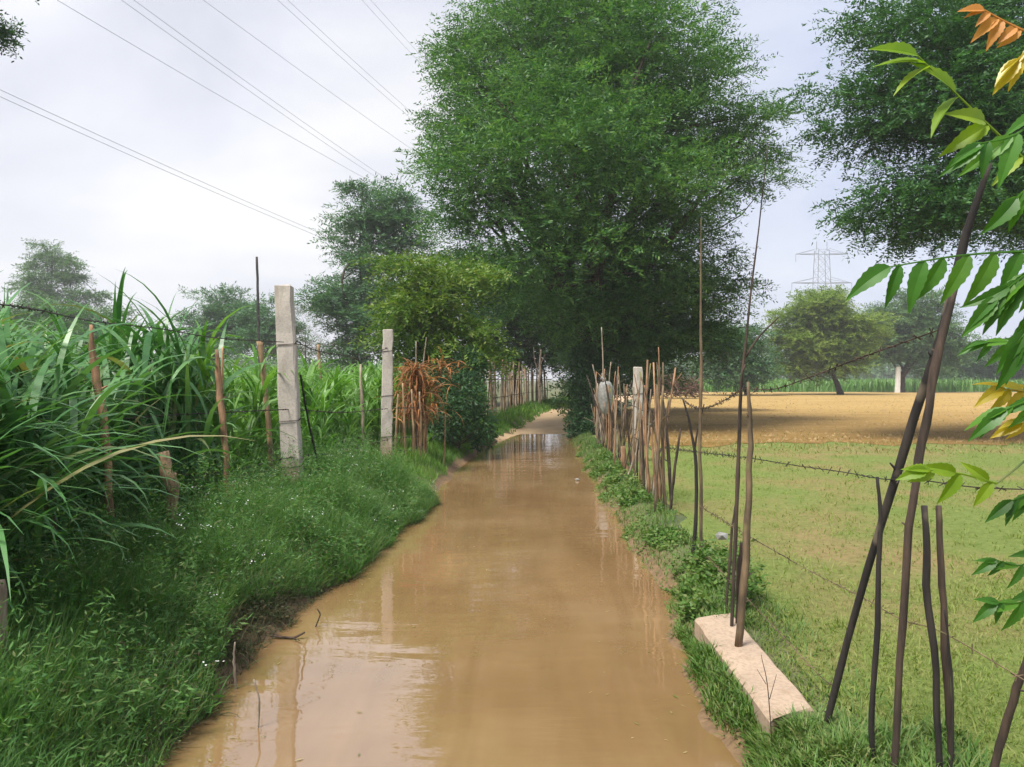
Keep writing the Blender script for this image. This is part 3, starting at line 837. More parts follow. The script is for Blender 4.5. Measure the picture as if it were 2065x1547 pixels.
# far left stake fence
fence = empty('stake_fence', (0.3, 26, 0.3)); tag(fence, 'row of pale close-set stakes fencing the far left side of the track', 'fence')
for k in range(46):
    y = 20.5 + k * 0.42 + rng.normal(0, 0.1)
    x = xl(y) - 0.75 - 0.12 * rng.random() - 0.01 * (y - 20)
    h = rng.uniform(1.25, 1.85) if y > 22 else rng.uniform(0.9, 1.5)
    z = gz(x, y); r = rng.uniform(0.022, 0.045)
    b = MB()
    lean = rng.normal(0, 0.05, 2)
    pts = smoothpath([[x, y, z - .05], [x + lean[0] * .5 + rng.normal(0, .02), y, z + h * .5], [x + lean[0], y + lean[1], z + h]], 7)
    b.tube(pts, np.linspace(r, r * 0.75, 7), 6, 0.08)
    b.build('stake', M[['stake_grey', 'stake_tan', 'stake_grey'][k % 3]], fence, smooth=True)
b = MB()
for zz in (0.6, 1.15):
    pts = [[xl(y) - 0.78, y, gz(xl(y) - .78, y) + zz] for y in np.arange(20.5, 40, 1.0)]
    b.tube(pts, 0.012, 5)
b.build('rail', M['stake_darkbrown'], fence)
stake('forked pale stump stake with a knobby twig in the far left row', [(1088, 815, 33), (1088, 760, 33), (1091, 705, 33)], [0.075, 0.06, 0.045], 'stake_grey', knots=6, fork=[([(1088, 760, 33), (1078, 725, 33), (1076, 700, 33)], 0.03), ([(1090, 735, 33), (1099, 715, 33)], 0.02)])

# brushwood fence on the right bank
fence = empty('brushwood_fence', (1.7, 11, 0.13)); tag(fence, 'crowded brown brushwood fence of upright sticks along the right bank', 'fence')


def fx(y): return np.interp(y, [7.5, 9, 11, 13, 16, 20, 24], [1.52, 1.58, 1.66, 1.70, 1.86, 2.1, 2.7])


mats = ['stake_darkbrown', 'stake_mossy', 'stake_grey', 'stake_darkbrown', 'stake_brown', 'stake_mossy']
for k in range(100):
    y = 7.6 + 11.5 * (k / 96) ** 1.15 + rng.normal(0, 0.12)
    x = fx(y) + rng.normal(0, 0.05)
    z = gz(x, y)
    tall = rng.random() < 0.3
    h = rng.uniform(1.2, 1.55) if tall else rng.uniform(0.45, 1.25)
    r = rng.uniform(0.008, 0.016) if not tall else rng.uniform(0.009, 0.015)
    lean = rng.normal(0, 0.13, 2) * h
    b = MB()
    pts = smoothpath([[x, y, z - .05], [x + lean[0] * .4 + rng.normal(0, .02), y + lean[1] * .5, z + h * .5], [x + lean[0], y + lean[1], z + h]], 8)
    b.tube(pts, np.linspace(r, r * 0.7, 8), 6, 0.1)
    if rng.random() < 0.25:
        i = rng.integers(4, 7); b.tube(np.array([pts[i], pts[i] + [rng.normal(0, .1), rng.normal(0, .1), .15]]), [r * .5, r * .25], 5)
    b.build('stick', M[mats[rng.integers(6)]], fence, smooth=True)
b = MB()
for zz in (0.5, 0.95):
    ys_ = np.arange(7.6, 19.6, 0.7)
    b.tube(np.column_stack([fx(ys_) + 0.03, ys_, [gz(fx(q), q) + zz + rng.normal(0, .015) for q in ys_]]), 0.006, 5)
b.build('binding_wire', M['wire'], fence)
G = 'poles along the right bank'
stake('pale stick slanting across the brushwood fence below the concrete post', [(1262, 985, 10.2), (1280, 920, 10.3), (1300, 868, 10.4), (1325, 845, 10.5)], [0.0122, 0.0109, 0.0095, 0.0068], 'stake_grey', name='slanting_stick', cat='stick')
stake('rusty orange broken board stuck in the brushwood fence', [(1262, 970, 10.6), (1260, 935, 10.6), (1256, 900, 10.6)], [0.035, 0.04, 0.03], 'dry_board' if 'dry_board' in M else 'stake_brown', name='wooden_board', cat='board')
stake('dark pole at the near end of the brushwood fence leaning left', [(1325, 1050, 8.2), (1327, 900, 8.2), (1330, 790, 8.2), (1328, 700, 8.2)], [0.0116, 0.0109, 0.0095, 0.0054], 'stake_brown', group=G)
stake('mossy pole at the near end of the brushwood fence', [(1345, 1072, 7.7), (1338, 950, 7.7), (1330, 820, 7.7), (1326, 745, 7.7)], [0.0095, 0.0095, 0.0082, 0.0068], 'stake_mossy', group=G)
stake('dark forked sapling pole standing left of the tall mossy pole', [(1394, 1160, 5.6), (1404, 1040, 5.6), (1402, 930, 5.6), (1390, 850, 5.6), (1377, 805, 5.6)], [0.0136, 0.0129, 0.0122, 0.0082, 0.0054], 'stake_dark', group=G, knots=2,
      fork=[([(1401, 905, 5.6), (1408, 860, 5.6), (1420, 815, 5.6)], 0.007)])
stake('tall straight mossy pole reaching up before the great tree', [(1413, 1165, 5.5), (1414, 1000, 5.5), (1411, 900, 5.5), (1414, 760, 5.5), (1413, 640, 5.5), (1414, 440, 5.5)], [0.0122, 0.0122, 0.0129, 0.0116, 0.0082, 0.0034], 'stake_mossy', group=G, knots=3)
stake('very tall whip-thin dark sapling rising to the sky beside the slab', [(1474, 1262, 3.95), (1480, 1140, 3.95), (1488, 960, 3.95), (1494, 800, 3.95), (1512, 620, 3.95), (1532, 440, 3.95), (1549, 288, 3.95)], [0.0088, 0.0095, 0.0102, 0.0088, 0.0054, 0.0034, 0.0020], 'stake_darkbrown', group=G, knots=4,
      fork=[([(1503, 720, 3.95), (1530, 680, 3.95), (1570, 640, 3.95)], 0.006), ([(1490, 900, 3.95), (1494, 770, 3.93), (1503, 735, 3.93)], 0.007)], n=28)
stake('thick brown pole planted on the concrete slab', [(1488, 1308, 3.66), (1503, 1140, 3.62), (1513, 960, 3.62), (1511, 860, 3.62), (1509, 770, 3.62)], [0.0177, 0.0170, 0.0150, 0.0122, 0.0061], 'stake_mossy', group=G, ground=False, knots=4)
stake('thin dark twig pole leaning beside the whip-thin sapling', [(1463, 1200, 4.3), (1475, 1080, 4.3), (1487, 1000, 4.3)], [0.0075, 0.0075, 0.0048], 'stake_darkbrown', group=G)
stake('short dark broken stub beside the thick brown pole', [(1487, 1225, 4.0), (1492, 1150, 4.0), (1497, 1095, 4.0)], [0.0136, 0.0150, 0.0136], 'stake_darkbrown', group=G)
G = 'dark poles around the neem sapling'
stake('long black pole leaning right, crossing the others', [(1655, 1475, 2.86), (1740, 1180, 2.75), (1830, 880, 2.62), (1895, 690, 2.55), (1945, 490, 2.5), (1995, 330, 2.45)], [0.0122, 0.0136, 0.0150, 0.0156, 0.0143, 0.0095], 'stake_dark', group=G, knots=5, n=24)
stake('dark pole rising behind the long leaning black pole', [(1800, 1600, 2.5), (1818, 1320, 2.5), (1835, 1040, 2.5), (1862, 870, 2.5), (1890, 720, 2.5), (1925, 580, 2.5)], [0.0102, 0.0116, 0.0129, 0.0143, 0.0129, 0.0095], 'stake_darkbrown', group=G, knots=3, n=22)
stake('thin dark pole crossing under the long leaning pole', [(1765, 1590, 2.6), (1757, 1450, 2.6), (1770, 1240, 2.6), (1776, 1060, 2.6), (1769, 962, 2.6)], [0.0088, 0.0095, 0.0095, 0.0075, 0.0054], 'stake_dark', group=G, knots=3)
stake('dark straight pole with a cut top, left one of the pair', [(1896, 1620, 2.45), (1888, 1400, 2.45), (1872, 1180, 2.45), (1864, 1020, 2.45)], [0.0102, 0.0109, 0.0116, 0.0095], 'stake_dark', group=G, knots=1)
stake('brownish straight pole with a cut top, right one of the pair', [(1920, 1620, 2.5), (1912, 1400, 2.5), (1899, 1180, 2.5), (1893, 1020, 2.5)], [0.0102, 0.0109, 0.0109, 0.0088], 'stake_darkbrown', group=G, knots=2)
stake('thin curved dark stick beside the pair of cut poles', [(1912, 1600, 2.4), (1922, 1440, 2.4), (1915, 1310, 2.4), (1904, 1230, 2.4)], [0.0041, 0.0041, 0.0034, 0.0027], 'stake_dark', group=G)
stake('dark pole leaning out of the lower right corner', [(1985, 1600, 2.4), (2022, 1480, 2.36), (2060, 1366, 2.32), (2105, 1230, 2.28)], [0.0116, 0.0122, 0.0122, 0.0102], 'stake_darkbrown', group=G, knots=2)
stake('thin dry weed stem standing against the concrete slab', [(1562, 1460, 2.8), (1548, 1390, 2.8), (1535, 1320, 2.8)], [0.0019, 0.0017, 0.0010], 'stake_darkbrown', name='dry_weed', cat='weed', fork=[([(1552, 1410, 2.8), (1566, 1360, 2.8)], 0.0015), ([(1545, 1380, 2.8), (1527, 1350, 2.8)], 0.0013)])


# ------------------------------------------------------------------ barbed wires
def barbed(label, pts, r=0.0028, mat='wire', n=60, barb=0.13, group='barbed wires', sag=0.0, vine=0):
    sp = smoothpath(path_w(pts), n)
    b = MB(); b.tube(sp, r, 5)
    seg = np.concatenate([[0], np.cumsum(np.linalg.norm(np.diff(sp, axis=0), axis=1))])
    for s in np.arange(0.05, seg[-1], barb):
        p = np.array([np.interp(s, seg, sp[:, k]) for k in range(3)])
        for _ in range(2):
            d = unit(rng.normal(size=3)) * 0.017
            b.tube(np.array([p - d, p + d]), r * 0.75, 4)
    o = b.build('barbed_wire', M[mat], None, origin=sp[0]); tag(o, label, 'barbed wire', group)


barbed('top barbed wire of the left fence, over the fodder leaves', [(-60, 608, 3.0), (60, 622, 3.8), (190, 648, 5.0), (330, 664, 6.0), (440, 682, 6.6), (572, 690, 7.2)], 0.004)
barbed('middle barbed wire of the left fence reaching the dry stalks', [(205, 850, 5.0), (330, 838, 5.8), (452, 832, 6.5), (590, 826, 7.3), (690, 832, 8.8), (785, 824, 10.4), (850, 822, 11.8)], 0.0045)
barbed('top barbed wire between the two nearer left concrete posts', [(590, 685, 7.3), (640, 708, 7.9), (690, 716, 8.8), (730, 722, 9.5), (785, 700, 10.4)], 0.0045)
barbed('lower barbed wire near the grass of the left bank', [(300, 960, 5.5), (460, 950, 6.5), (590, 922, 7.2), (690, 912, 9.0), (785, 886, 10.4), (850, 880, 11.8)], 0.004)
barbed('lower wire of the far left fence between post and dark shrub', [(790, 905, 10.5), (830, 908, 11.5), (880, 880, 12.5)], 0.004)
barbed('vine-wrapped top wire sagging from the fence to the leaning pole', [(1340, 760, 8.0), (1380, 808, 6.5), (1414, 824, 5.5), (1460, 808, 4.6), (1498, 786, 3.9), (1560, 785, 3.6), (1640, 758, 3.3), (1740, 720, 2.9), (1895, 665, 2.55)], 0.0026, 'stake_darkbrown', barb=0.06)
barbed('second barbed wire of the right fence crossing the meadow', [(1340, 902, 7.8), (1410, 912, 5.5), (1500, 922, 3.9), (1600, 938, 3.4), (1700, 952, 3.0), (1780, 966, 2.7), (1840, 966, 2.55), (1960, 982, 2.3), (2090, 988, 2.1)], 0.0019, barb=0.07)
barbed('third barbed wire of the right fence slanting down across the meadow', [(1410, 1020, 5.5), (1500, 1075, 3.9), (1560, 1110, 3.6), (1650, 1160, 3.2), (1740, 1205, 2.9), (1820, 1250, 2.6), (1900, 1275, 2.45), (2080, 1380, 2.2)], 0.002, 'stake_mossy', barb=0.07)
barbed('lowest barbed wire of the right fence above the slab', [(1414, 1110, 5.5), (1500, 1200, 3.9), (1580, 1285, 3.3), (1650, 1360, 2.95), (1690, 1390, 2.85)], 0.002, 'stake_mossy', barb=0.07)

# ------------------------------------------------------------------ power lines
LN = [('lowest wire of the power line, nearer strand', 0, (0, 195), (650, 480)), ('lowest wire of the power line, upper strand', .35, (0, 195), (650, 480)),
      ('single wire of the power line above the lowest pair', 0, (115, 0), (740, 362)),
      ('wire of the second lowest pair of strands, left strand', 0, (245, 0), (755, 355)), ('wire of the second lowest pair of strands, right strand', .4, (245, 0), (755, 355)),
      ('single wire between the two steeper pairs of strands', 0, (410, 0), (800, 280)),
      ('wire of the steep pair second from the top, left strand', 0, (560, 0), (830, 240)), ('wire of the steep pair second from the top, right strand', .45, (560, 0), (830, 240)),
      ('steepest wire of the power line, left strand', 0, (730, 0), (850, 130)), ('steepest wire of the power line, right strand', .5, (730, 0), (850, 130))]
kx = 0.35; YE = 170.0; XE = (1300 - CX) / F * YE
for lab, off, a, bb in LN:
    def hit(p):
        u = (p[0] - CX) / F
        y = (XE - kx * YE) / (u - kx)
        return y, CAMZ + (HY - p[1]) / F * y
    ya, za = hit(a); yb, zb = hit(bb)
    s = (zb - za) / (yb - ya)
    ze = zb + 4
    co = np.polyfit([ya, yb, YE], [za, zb, ze], 2)
    ys_ = np.concatenate([np.linspace(4, 75, 40), np.linspace(78, YE, 14)])
    pts = np.column_stack([XE - kx * (YE - ys_) + off, ys_, np.polyval(co, ys_) + (off * 0.3)])
    b = MB(); b.tube(pts, 0.011, 5)
    tag(b.build('power_line', M['power_wire'], None, origin=pts[0]), lab, 'power line', 'overhead power lines')
    print(lab, round(ya, 1), round(za, 1), round(yb, 1), round(zb, 1), co)

# pylon
root = empty('pylon', (78.5, 195, 0)); tag(root, 'distant lattice power pylon above the lime green tree', 'pylon')


def lat(b, p, q, r): b.tube(np.array([p, q], float), r, 4, 0, False)


bx, by = 78.6, 195.0
def hw(z): return np.interp(z, [0, 18, 36], [3.2, 1.9, 1.25])
b = MB()
lv = [0, 6, 11, 15.5, 19.5, 23, 26, 29, 32, 34.2]
for sx in (-1, 1):
    for sy in (-1, 1):
        b.tube(np.array([[bx + sx * hw(z), by + sy * hw(z), z] for z in lv]), 0.075, 4)
b.build('leg_frame', M['steel'], root)
b = MB()
for z0, z1 in zip(lv[:-1], lv[1:]):
    for sy in (-1, 1):
        lat(b, [bx - hw(z0), by + sy * hw(z0), z0], [bx + hw(z1), by + sy * hw(z1), z1], 0.03)
        lat(b, [bx + hw(z0), by + sy * hw(z0), z0], [bx - hw(z1), by + sy * hw(z1), z1], 0.03)
        lat(b, [bx - hw(z1), by + sy * hw(z1), z1], [bx + hw(z1), by + sy * hw(z1), z1], 0.03)
        lat(b, [bx + sy * hw(z0), by - hw(z0), z0], [bx + sy * hw(z1), by + hw(z1), z1], 0.03)
b.build('bracing', M['steel'], root)
for z, w in ((33.2, 6.6), (25.9, 7.6), (19.2, 7.2)):
    b = MB(); lat(b, [bx - w, by, z], [bx + w, by, z], 0.07)
    for sx in (-1, 1):
        tip = [bx + sx * w, by, z]
        for sy in (-1, 1):
            lat(b, [bx + sx * hw(z), by + sy * hw(z), z], tip, 0.05)
            lat(b, [bx + sx * hw(z), by + sy * hw(z), z + 1.3], tip, 0.04)
        lat(b, tip, [bx + sx * w, by, z - 2.0], 0.05)
    b.build('crossarm', M['steel'], root)
for sx in (-1, 1):
    b = MB(); lat(b, [bx + sx * hw(34), by, 34.2], [bx + sx * 1.3, by, 36.4], 0.07); b.build('peak', M['steel'], root)

# ------------------------------------------------------------------ brush heap, sack-shaped smudge, scraps, twigs
c = P(1350, 785, 52); z0 = gz(c[0], c[1])
b = MB()
for k in range(420):
    t = rng.uniform(-1, 1)
    hgt = 1.75 * (1 - 0.25 * (t + 1) ** 1.2 * 0.6) * rng.random() ** 0.6
    p = np.array([c[0] + t * 2.0, c[1] + rng.normal(0, 0.7), z0 + hgt])
    d = unit(rng.normal(size=3) * [1, 0.6, 0.6]) * rng.uniform(0.4, 0.9)
    q = p + d; q[2] = max(q[2], z0)
    b.tube(smoothpath([p - d * .6, p + rng.normal(0, .06, 3), q], 4), [0.03, 0.025, 0.02, 0.012], 4, 0, False)
tag(b.build('brush_heap', M['brush'], None, origin=(c[0], c[1], z0)), 'heap of dead reddish brown thorn branches at the near edge of the field', 'brush heap')

c = P(1221, 800, 14.5)
u = np.linspace(0, np.pi, 14); v = np.linspace(0, 2 * np.pi, 20, endpoint=False)
U, Vv = np.meshgrid(u, v, indexing='ij')
rad = (0.135 + 0.03 * np.cos(U)) * np.sin(U) ** 0.55
wr = 1 + 0.10 * np.sin(5 * Vv + 2 * U) + 0.05 * np.sin(11 * Vv - 3 * U)
Vs = np.stack([c[0] + rad * wr * np.cos(Vv), c[1] + 0.7 * rad * wr * np.sin(Vv), c[2] + 0.30 * np.cos(U) + 0.02 * np.sin(3 * Vv) - 0.02], -1).reshape(-1, 3)
i = np.arange(13)[:, None] * 20 + np.arange(20)[None]; j = np.arange(13)[:, None] * 20 + (np.arange(20)[None] + 1) % 20
root = empty('smudge_blob', c); tag(root, 'greyish white sack-shaped blob put in for a lens smudge at the brushwood fence', 'sack')  # sack shape added in place of a pale lens smudge
mesh('blob_body', Vs, np.stack([i, j, j + 20, i + 20], -1).reshape(-1, 4), M['sack'], root, smooth=True)
b = MB(); b.tube(np.array([c + [0, 0, .26], c + [-.04, -.02, .33], c + [-.08, 0, .36]]), [0.03, 0.022, 0.035], 7, .1); b.build('blob_tip', M['sack'], root)
for lab, pts, r in (('thin stick rising left of the smudge blob', [(1205, 850, 15), (1203, 780, 15), (1195, 735, 15)], .014), ('tall thin stick rising behind the smudge blob', [(1216, 850, 15), (1216, 740, 15), (1213, 660, 15)], .014),
                    ('thin stick rising right of the smudge blob', [(1228, 850, 15), (1228, 780, 15), (1232, 730, 15)], .013)):
    stake(lab, pts, [r, r, r * .7], 'stake_grey', name='twig', cat='twig', group='sticks beside the sack')


def scrap(name, label, cat, c, s, mat):
    k = 24
    d = unit(rng.normal(size=(k, 3))); V = c + d * s * rng.uniform(.6, 1.2, (k, 1)) * [1, 1, .7]
    import bmesh
    bm = bmesh.new()
    for q in V: bm.verts.new(q - c)
    bmesh.ops.convex_hull(bm, input=bm.verts)
    me = bpy.data.meshes.new(name); bm.to_mesh(me); bm.free(); me.materials.append(mat)
    o = bpy.data.objects.new(name, me); COL.objects.link(o); o.location = tuple(c); tag(o, label, cat)


scrap('plastic_scrap', 'crumpled white plastic scrap floating near the right bank', 'litter', np.array([0.93, 11.0, 0.015]), 0.034, M['sack'])
scrap('paper_scrap', 'crumpled pale paper caught beside the thick brown pole', 'litter', P(1455, 1080, 4.9), 0.04, M['sack'])

stake('whitish bare stem sticking out of the mud on the left shore', [(478, 1385, 3.6), (472, 1340, 3.6), (474, 1295, 3.6)], [0.006, 0.006, 0.004], 'stake_grey', name='twig', cat='twig')
stake('dark twig floating by the left shore near the grass tip', [(545, 1282, 4.3), (590, 1286, 4.28), (615, 1275, 4.3)], [0.006, 0.008, 0.005], 'stake_darkbrown', name='twig', cat='twig', ground=False, fork=[([(590, 1286, 4.28), (605, 1292, 4.2)], 0.004)])
stake('second dark twig floating near the left shore', [(500, 1398, 3.56), (520, 1392, 3.6), (545, 1384, 3.65)], [0.005, 0.006, 0.004], 'stake_darkbrown', name='twig', cat='twig', ground=False)
stake('curved dark twig arching out of the water at the left shore', [(636, 1266, 4.5), (645, 1240, 4.5), (640, 1228, 4.5)], [0.004, 0.004, 0.003], 'stake_darkbrown', name='twig', cat='twig', ground=False)
stake('pale bare stem on the near left bank', [(515, 1450, 3.2), (522, 1420, 3.2), (512, 1370, 3.2)], [0.004, 0.004, 0.003], 'stake_grey', name='twig', cat='twig')


# ------------------------------------------------------------------ vegetation masses
def rand_area(n, y0, y1, xf, pw=1.0):
    y = y0 + (y1 - y0) * rng.random(n) ** pw
    a, b_ = xf(y)
    return a + (b_ - a) * rng.random(n), y


def stuff(name, V, Q, mat, label, cat):
    return tag(mesh(name, V, Q, mat), label, cat, kind='stuff')


def cat(*vq):
    Vs, Qs, n = [], [], 0
    for V, Q in vq:
        Vs.append(V); Qs.append(Q + n); n += len(V)
    return np.concatenate(Vs), np.concatenate(Qs)


# fodder crop: arching leaves on stalks
def crop(n, y0, y1, xf, pw, nl, Lr, Wr, hmax, nseg, edge_lean=0.0):
    x, y = rand_area(n, y0, y1, xf, pw)
    z = H(x, y)
    h = hmax * rng.uniform(0.55, 1.0, n) * (0.88 + 0.16 * wob(x * 0.35, y * 0.35))
    t = rng.uniform(0.05, 1, (n, nl)) ** 0.8
    lx = rng.normal(0, 0.10, (n, 1)); ly = rng.normal(0, 0.10, (n, 1))
    bx_ = x[:, None] + (lx + edge_lean) * t * h[:, None]; by_ = y[:, None] + ly * t * h[:, None]
    bz = z[:, None] + t * h[:, None] * 0.78
    base = np.stack([bx_, by_, bz], -1).reshape(-1, 3)
    k = n * nl
    V, Q = blades(base, rng.uniform(0, 2 * np.pi, k), rng.uniform(*Lr, k), rng.uniform(*Wr, k), rng.uniform(0.1, 0.8, k), rng.uniform(0.9, 2.6, k), nseg)
    st = np.stack([np.column_stack([x - .006, y, z]), np.column_stack([x + .006, y, z]), np.column_stack([x + lx[:, 0] * h + .004, y + ly[:, 0] * h, z + h * .78]), np.column_stack([x + lx[:, 0] * h - .004, y + ly[:, 0] * h, z + h * .78])], 1).reshape(-1, 3)
    sq = np.arange(len(st)).reshape(-1, 4) + len(V)
    return np.concatenate([V, st]), np.concatenate([Q, sq])


def fence_x(y): return np.interp(y, [2, 5, 6.5, 7.3, 10.3, 14, 20, 28, 40], [-1.85, -2.62, -2.45, -2.3, -1.85, -1.9, -1.6, -1.4, 1.0])


V, Q = crop(640, 3.2, 6.8, lambda y: (fence_x(y) - 3.6, fence_x(y) - 0.02), 0.85, 24, (0.5, 1.1), (0.024, 0.054), 1.85, 8)
bl = V[:640 * 24 * 18].reshape(-1, 18, 3); cm = bl[:, 9]
over = (bl[:, :, 0].max(1) > fence_x(cm[:, 1]) + np.where(cm[:, 1] < 4.2, 0.12, -0.10)) & (rng.random(len(bl)) < 0.93)
kq = np.concatenate([np.repeat(~over, 8), np.ones(len(Q) - len(bl) * 8, bool)]); Q = Q[kq]
V2, Q2 = crop(170, 2.9, 5.3, lambda y: (fence_x(y) - 0.8, fence_x(y) - 0.10), 1.0, 26, (0.5, 0.95), (0.026, 0.054), 1.45, 8)
b2 = V2[:170 * 26 * 18].reshape(-1, 18, 3); ov = (b2[:, :, 0].max(1) > fence_x(b2[:, 9, 1]) + 0.12) & (rng.random(len(b2)) < 0.6)
Q2 = Q2[np.concatenate([np.repeat(~ov, 8), np.ones(len(Q2) - len(b2) * 8, bool)])]
V, Q = cat((V, Q), (V2, Q2))
stuff('fodder_grass', V, Q, M['crop_leaf'], 'tall arching dark green fodder grass filling the near left', 'fodder grass')
V, Q = crop(3600, 6.0, 34, lambda y: (fence_x(y) - 1.0 - 0.7 * y, fence_x(y) - 0.25), 0.8, 15, (0.4, 0.85), (0.028, 0.055), 1.72, 5)
stuff('fodder_crop', V, Q, M['crop_far'], 'bright green fodder crop behind the left fence', 'fodder crop')
# one near clump whose long blades hang over the bank at the left picture edge
n = 26
base = np.array([-2.35, 3.3, 0.62]) + rng.normal(size=(n, 3)) * [0.12, 0.12, 0.12]
V, Q = blades(base, rng.normal(-0.25, 0.5, n), rng.uniform(0.8, 1.25, n), rng.uniform(0.03, 0.055, n), rng.uniform(0.3, 0.9, n), rng.uniform(1.1, 2.0, n), 8)
root = empty('grass_clump', (-2.35, 3.3, gz(-2.35, 3.3))); tag(root, 'clump of long drooping blades hanging over the near left bank', 'grass clump')
mesh('blade', V, Q, M['crop_leaf'], root)
b = MB()
for p in base[:10]: b.tube(np.array([[p[0] * .3 - 2.35 * .7, p[1] * .3 + 3.3 * .7, 0.2], p]), [0.008, 0.006], 5)
b.build('stalk', M['stalk'], root)
# tall upright blades against the sky at far left
n = 60
base = np.array([-4.4, 6.6, 1.05]) + rng.normal(size=(n, 3)) * [0.35, 0.3, 0.2]
V, Q = blades(base, rng.uniform(0, 6.28, n), rng.uniform(0.6, 1.0, n), rng.uniform(0.02, 0.036, n), rng.uniform(0.02, 0.35, n), rng.uniform(0.1, 0.6, n), 7)
root = empty('grass_clump', (-4.4, 6.6, gz(-4.4, 6.6))); tag(root, 'tallest upright fodder clump, spearing into the sky before the airy tree', 'grass clump')
mesh('blade', V, Q, M['crop_leaf'], root)
b = MB()
for p in base[:16]: b.tube(np.array([[p[0], p[1], 0.25], p]), [0.012, 0.008], 5)
b.build('stalk', M['stalk'], root)

# left bank weeds
def weeds(n, y0, y1, xf, pw, Lr, Wr, lean=(0.05, 0.5), droop=(0.2, 1.2), nseg=3):
    x, y = rand_area(n, y0, y1, xf, pw)
    z = H(x, y)
    keep = z > -0.03
    x, y, z = x[keep], y[keep], z[keep]; n = len(x)
    s = (0.55 + 0.45 * sstep(0.0, 0.6, np.maximum(xl(y) - x, x - xr(y)))) * (0.5 + 0.75 * np.clip(wob(x * 2.1, y * 1.5) * 0.5 + 0.5 + 0.25 * wob(x * 5 + 1, y * 5), 0, 1))
    return blades(np.column_stack([x, y, z - 0.01]), rng.uniform(0, 2 * np.pi, n), rng.uniform(*Lr, n) * s, rng.uniform(*Wr, n), rng.uniform(*lean, n), rng.uniform(*droop, n), nseg)


def herbs(n, y0, y1, xf, pw, hr, nl, leaf):
    x, y = rand_area(n, y0, y1, xf, pw)
    z = H(x, y); keep = z > -0.02
    x, y, z = x[keep], y[keep], z[keep]; n = len(x)
    h = rng.uniform(*hr, n) * (0.45 + 0.55 * sstep(0.0, 0.6, np.maximum(xl(y) - x, x - xr(y)))) * (0.6 + 0.5 * (wob(x * 1.7 + 3, y * 1.7) * .5 + .5))
    lean = rng.normal(0, 0.25, (n, 2))
    t = rng.random((n, nl)) ** 0.7
    B = np.stack([x[:, None] + lean[:, :1] * t * h[:, None] + rng.normal(0, .02, (n, nl)), y[:, None] + lean[:, 1:] * t * h[:, None] + rng.normal(0, .02, (n, nl)), z[:, None] + t * h[:, None]], -1).reshape(-1, 3)
    k = len(B)
    D = unit(rng.normal(size=(k, 3)) * [1, 1, .5] + [0, 0, .15])
    S = unit(np.cross(D, rng.normal(size=(k, 3)) * .6 + [0, 0, 1.0]))
    return rhombs(B, D, S, leaf[0] * rng.uniform(.5, 1.3, k), leaf[1] * rng.uniform(.6, 1.3, k)), np.column_stack([x + lean[:, 0] * h, y + lean[:, 1] * h, z + h])


def thin(vq, k, sx, sy, bias, ph=0.0):
    V, Q = vq
    c = V[Q[:, 0]]
    keep = wob(c[:, 0] * sx + ph, c[:, 1] * sy) + rng.normal(0, 0.15, len(c)) > bias
    return V, Q[keep]


lb = lambda y: (fence_x(y) - 0.35, xl(y) - 0.16)
lb2 = lambda y: (fence_x(y) - 0.2, xl(y) + 0.05 - 0.22 * np.exp(-((y - 4.3) / 0.6) ** 2))
(hv, tops) = herbs(3600, 2.2, 9.5, lb2, 0.8, (0.15, 0.50), 14, (0.034, 0.006))
V, Q = cat(weeds(115000, 2.2, 9, lb2, 0.75, (0.14, 0.46), (0.0025, 0.006), (0.05, 0.8), (0.2, 1.5)), herbs(900, 2.4, 9, lb2, 0.8, (0.45, 0.75), 40, (0.04, 0.008))[0], hv)
V, Q = cat((V, Q), thin(herbs(1000, 2.3, 9, lb2, 0.8, (0.12, 0.34), 16, (0.055, 0.024))[0], 0, 1.9, 1.6, 0.15))
stuff('bank_weeds', V, Q, M['weed'], 'fine dark green weeds matting the near left bank', 'weeds')
V, Q = cat(weeds(34000, 7.0, 22, lambda y: (fence_x(y) - 0.3, xl(y) - 0.05), 0.8, (0.10, 0.27), (0.004, 0.010)))
stuff('bank_grass', V, Q, M['grass_bright'], 'soft lighter green grass on the left bank around the concrete posts', 'grass')
# edge tangles trailing to the water
V, Q = weeds(7000, 2.2, 7, lambda y: (xl(y) - 0.45, xl(y) + 0.03), 0.8, (0.06, 0.22), (0.003, 0.007), (0.4, 1.3), (0.4, 1.6))
stuff('edge_tangle', V, Q, leaf_mat('tangle', [(0.03, 0.06, 0.02), (0.08, 0.07, 0.035), (0.12, 0.085, 0.045)], 0.2, 0.7, 2.0), 'brownish low tangle of stems at the left water edge', 'tangle')
V, Q = cat(weeds(6500, 2.9, 5.6, lambda y: (xl(y) - 0.42, xl(y) + 0.06), 1.0, (0.08, 0.30), (0.003, 0.007), (0.3, 1.5), (0.3, 2.0), 4), thin(herbs(900, 2.9, 5.8, lambda y: (xl(y) - 0.4, xl(y) + 0.02), 1.0, (0.1, 0.3), 12, (0.03, 0.008))[0], 0, 2.2, 3.1, 0.0))
stuff('dead_stems', V, Q, leaf_mat('dead_stem', [(0.05, 0.045, 0.025), (0.09, 0.07, 0.04), (0.16, 0.12, 0.07), (0.05, 0.08, 0.03), (0.07, 0.10, 0.035)], 0.15, 0.8, 2.0), 'matted dark dead stems on the muddy left shore', 'dead stems')
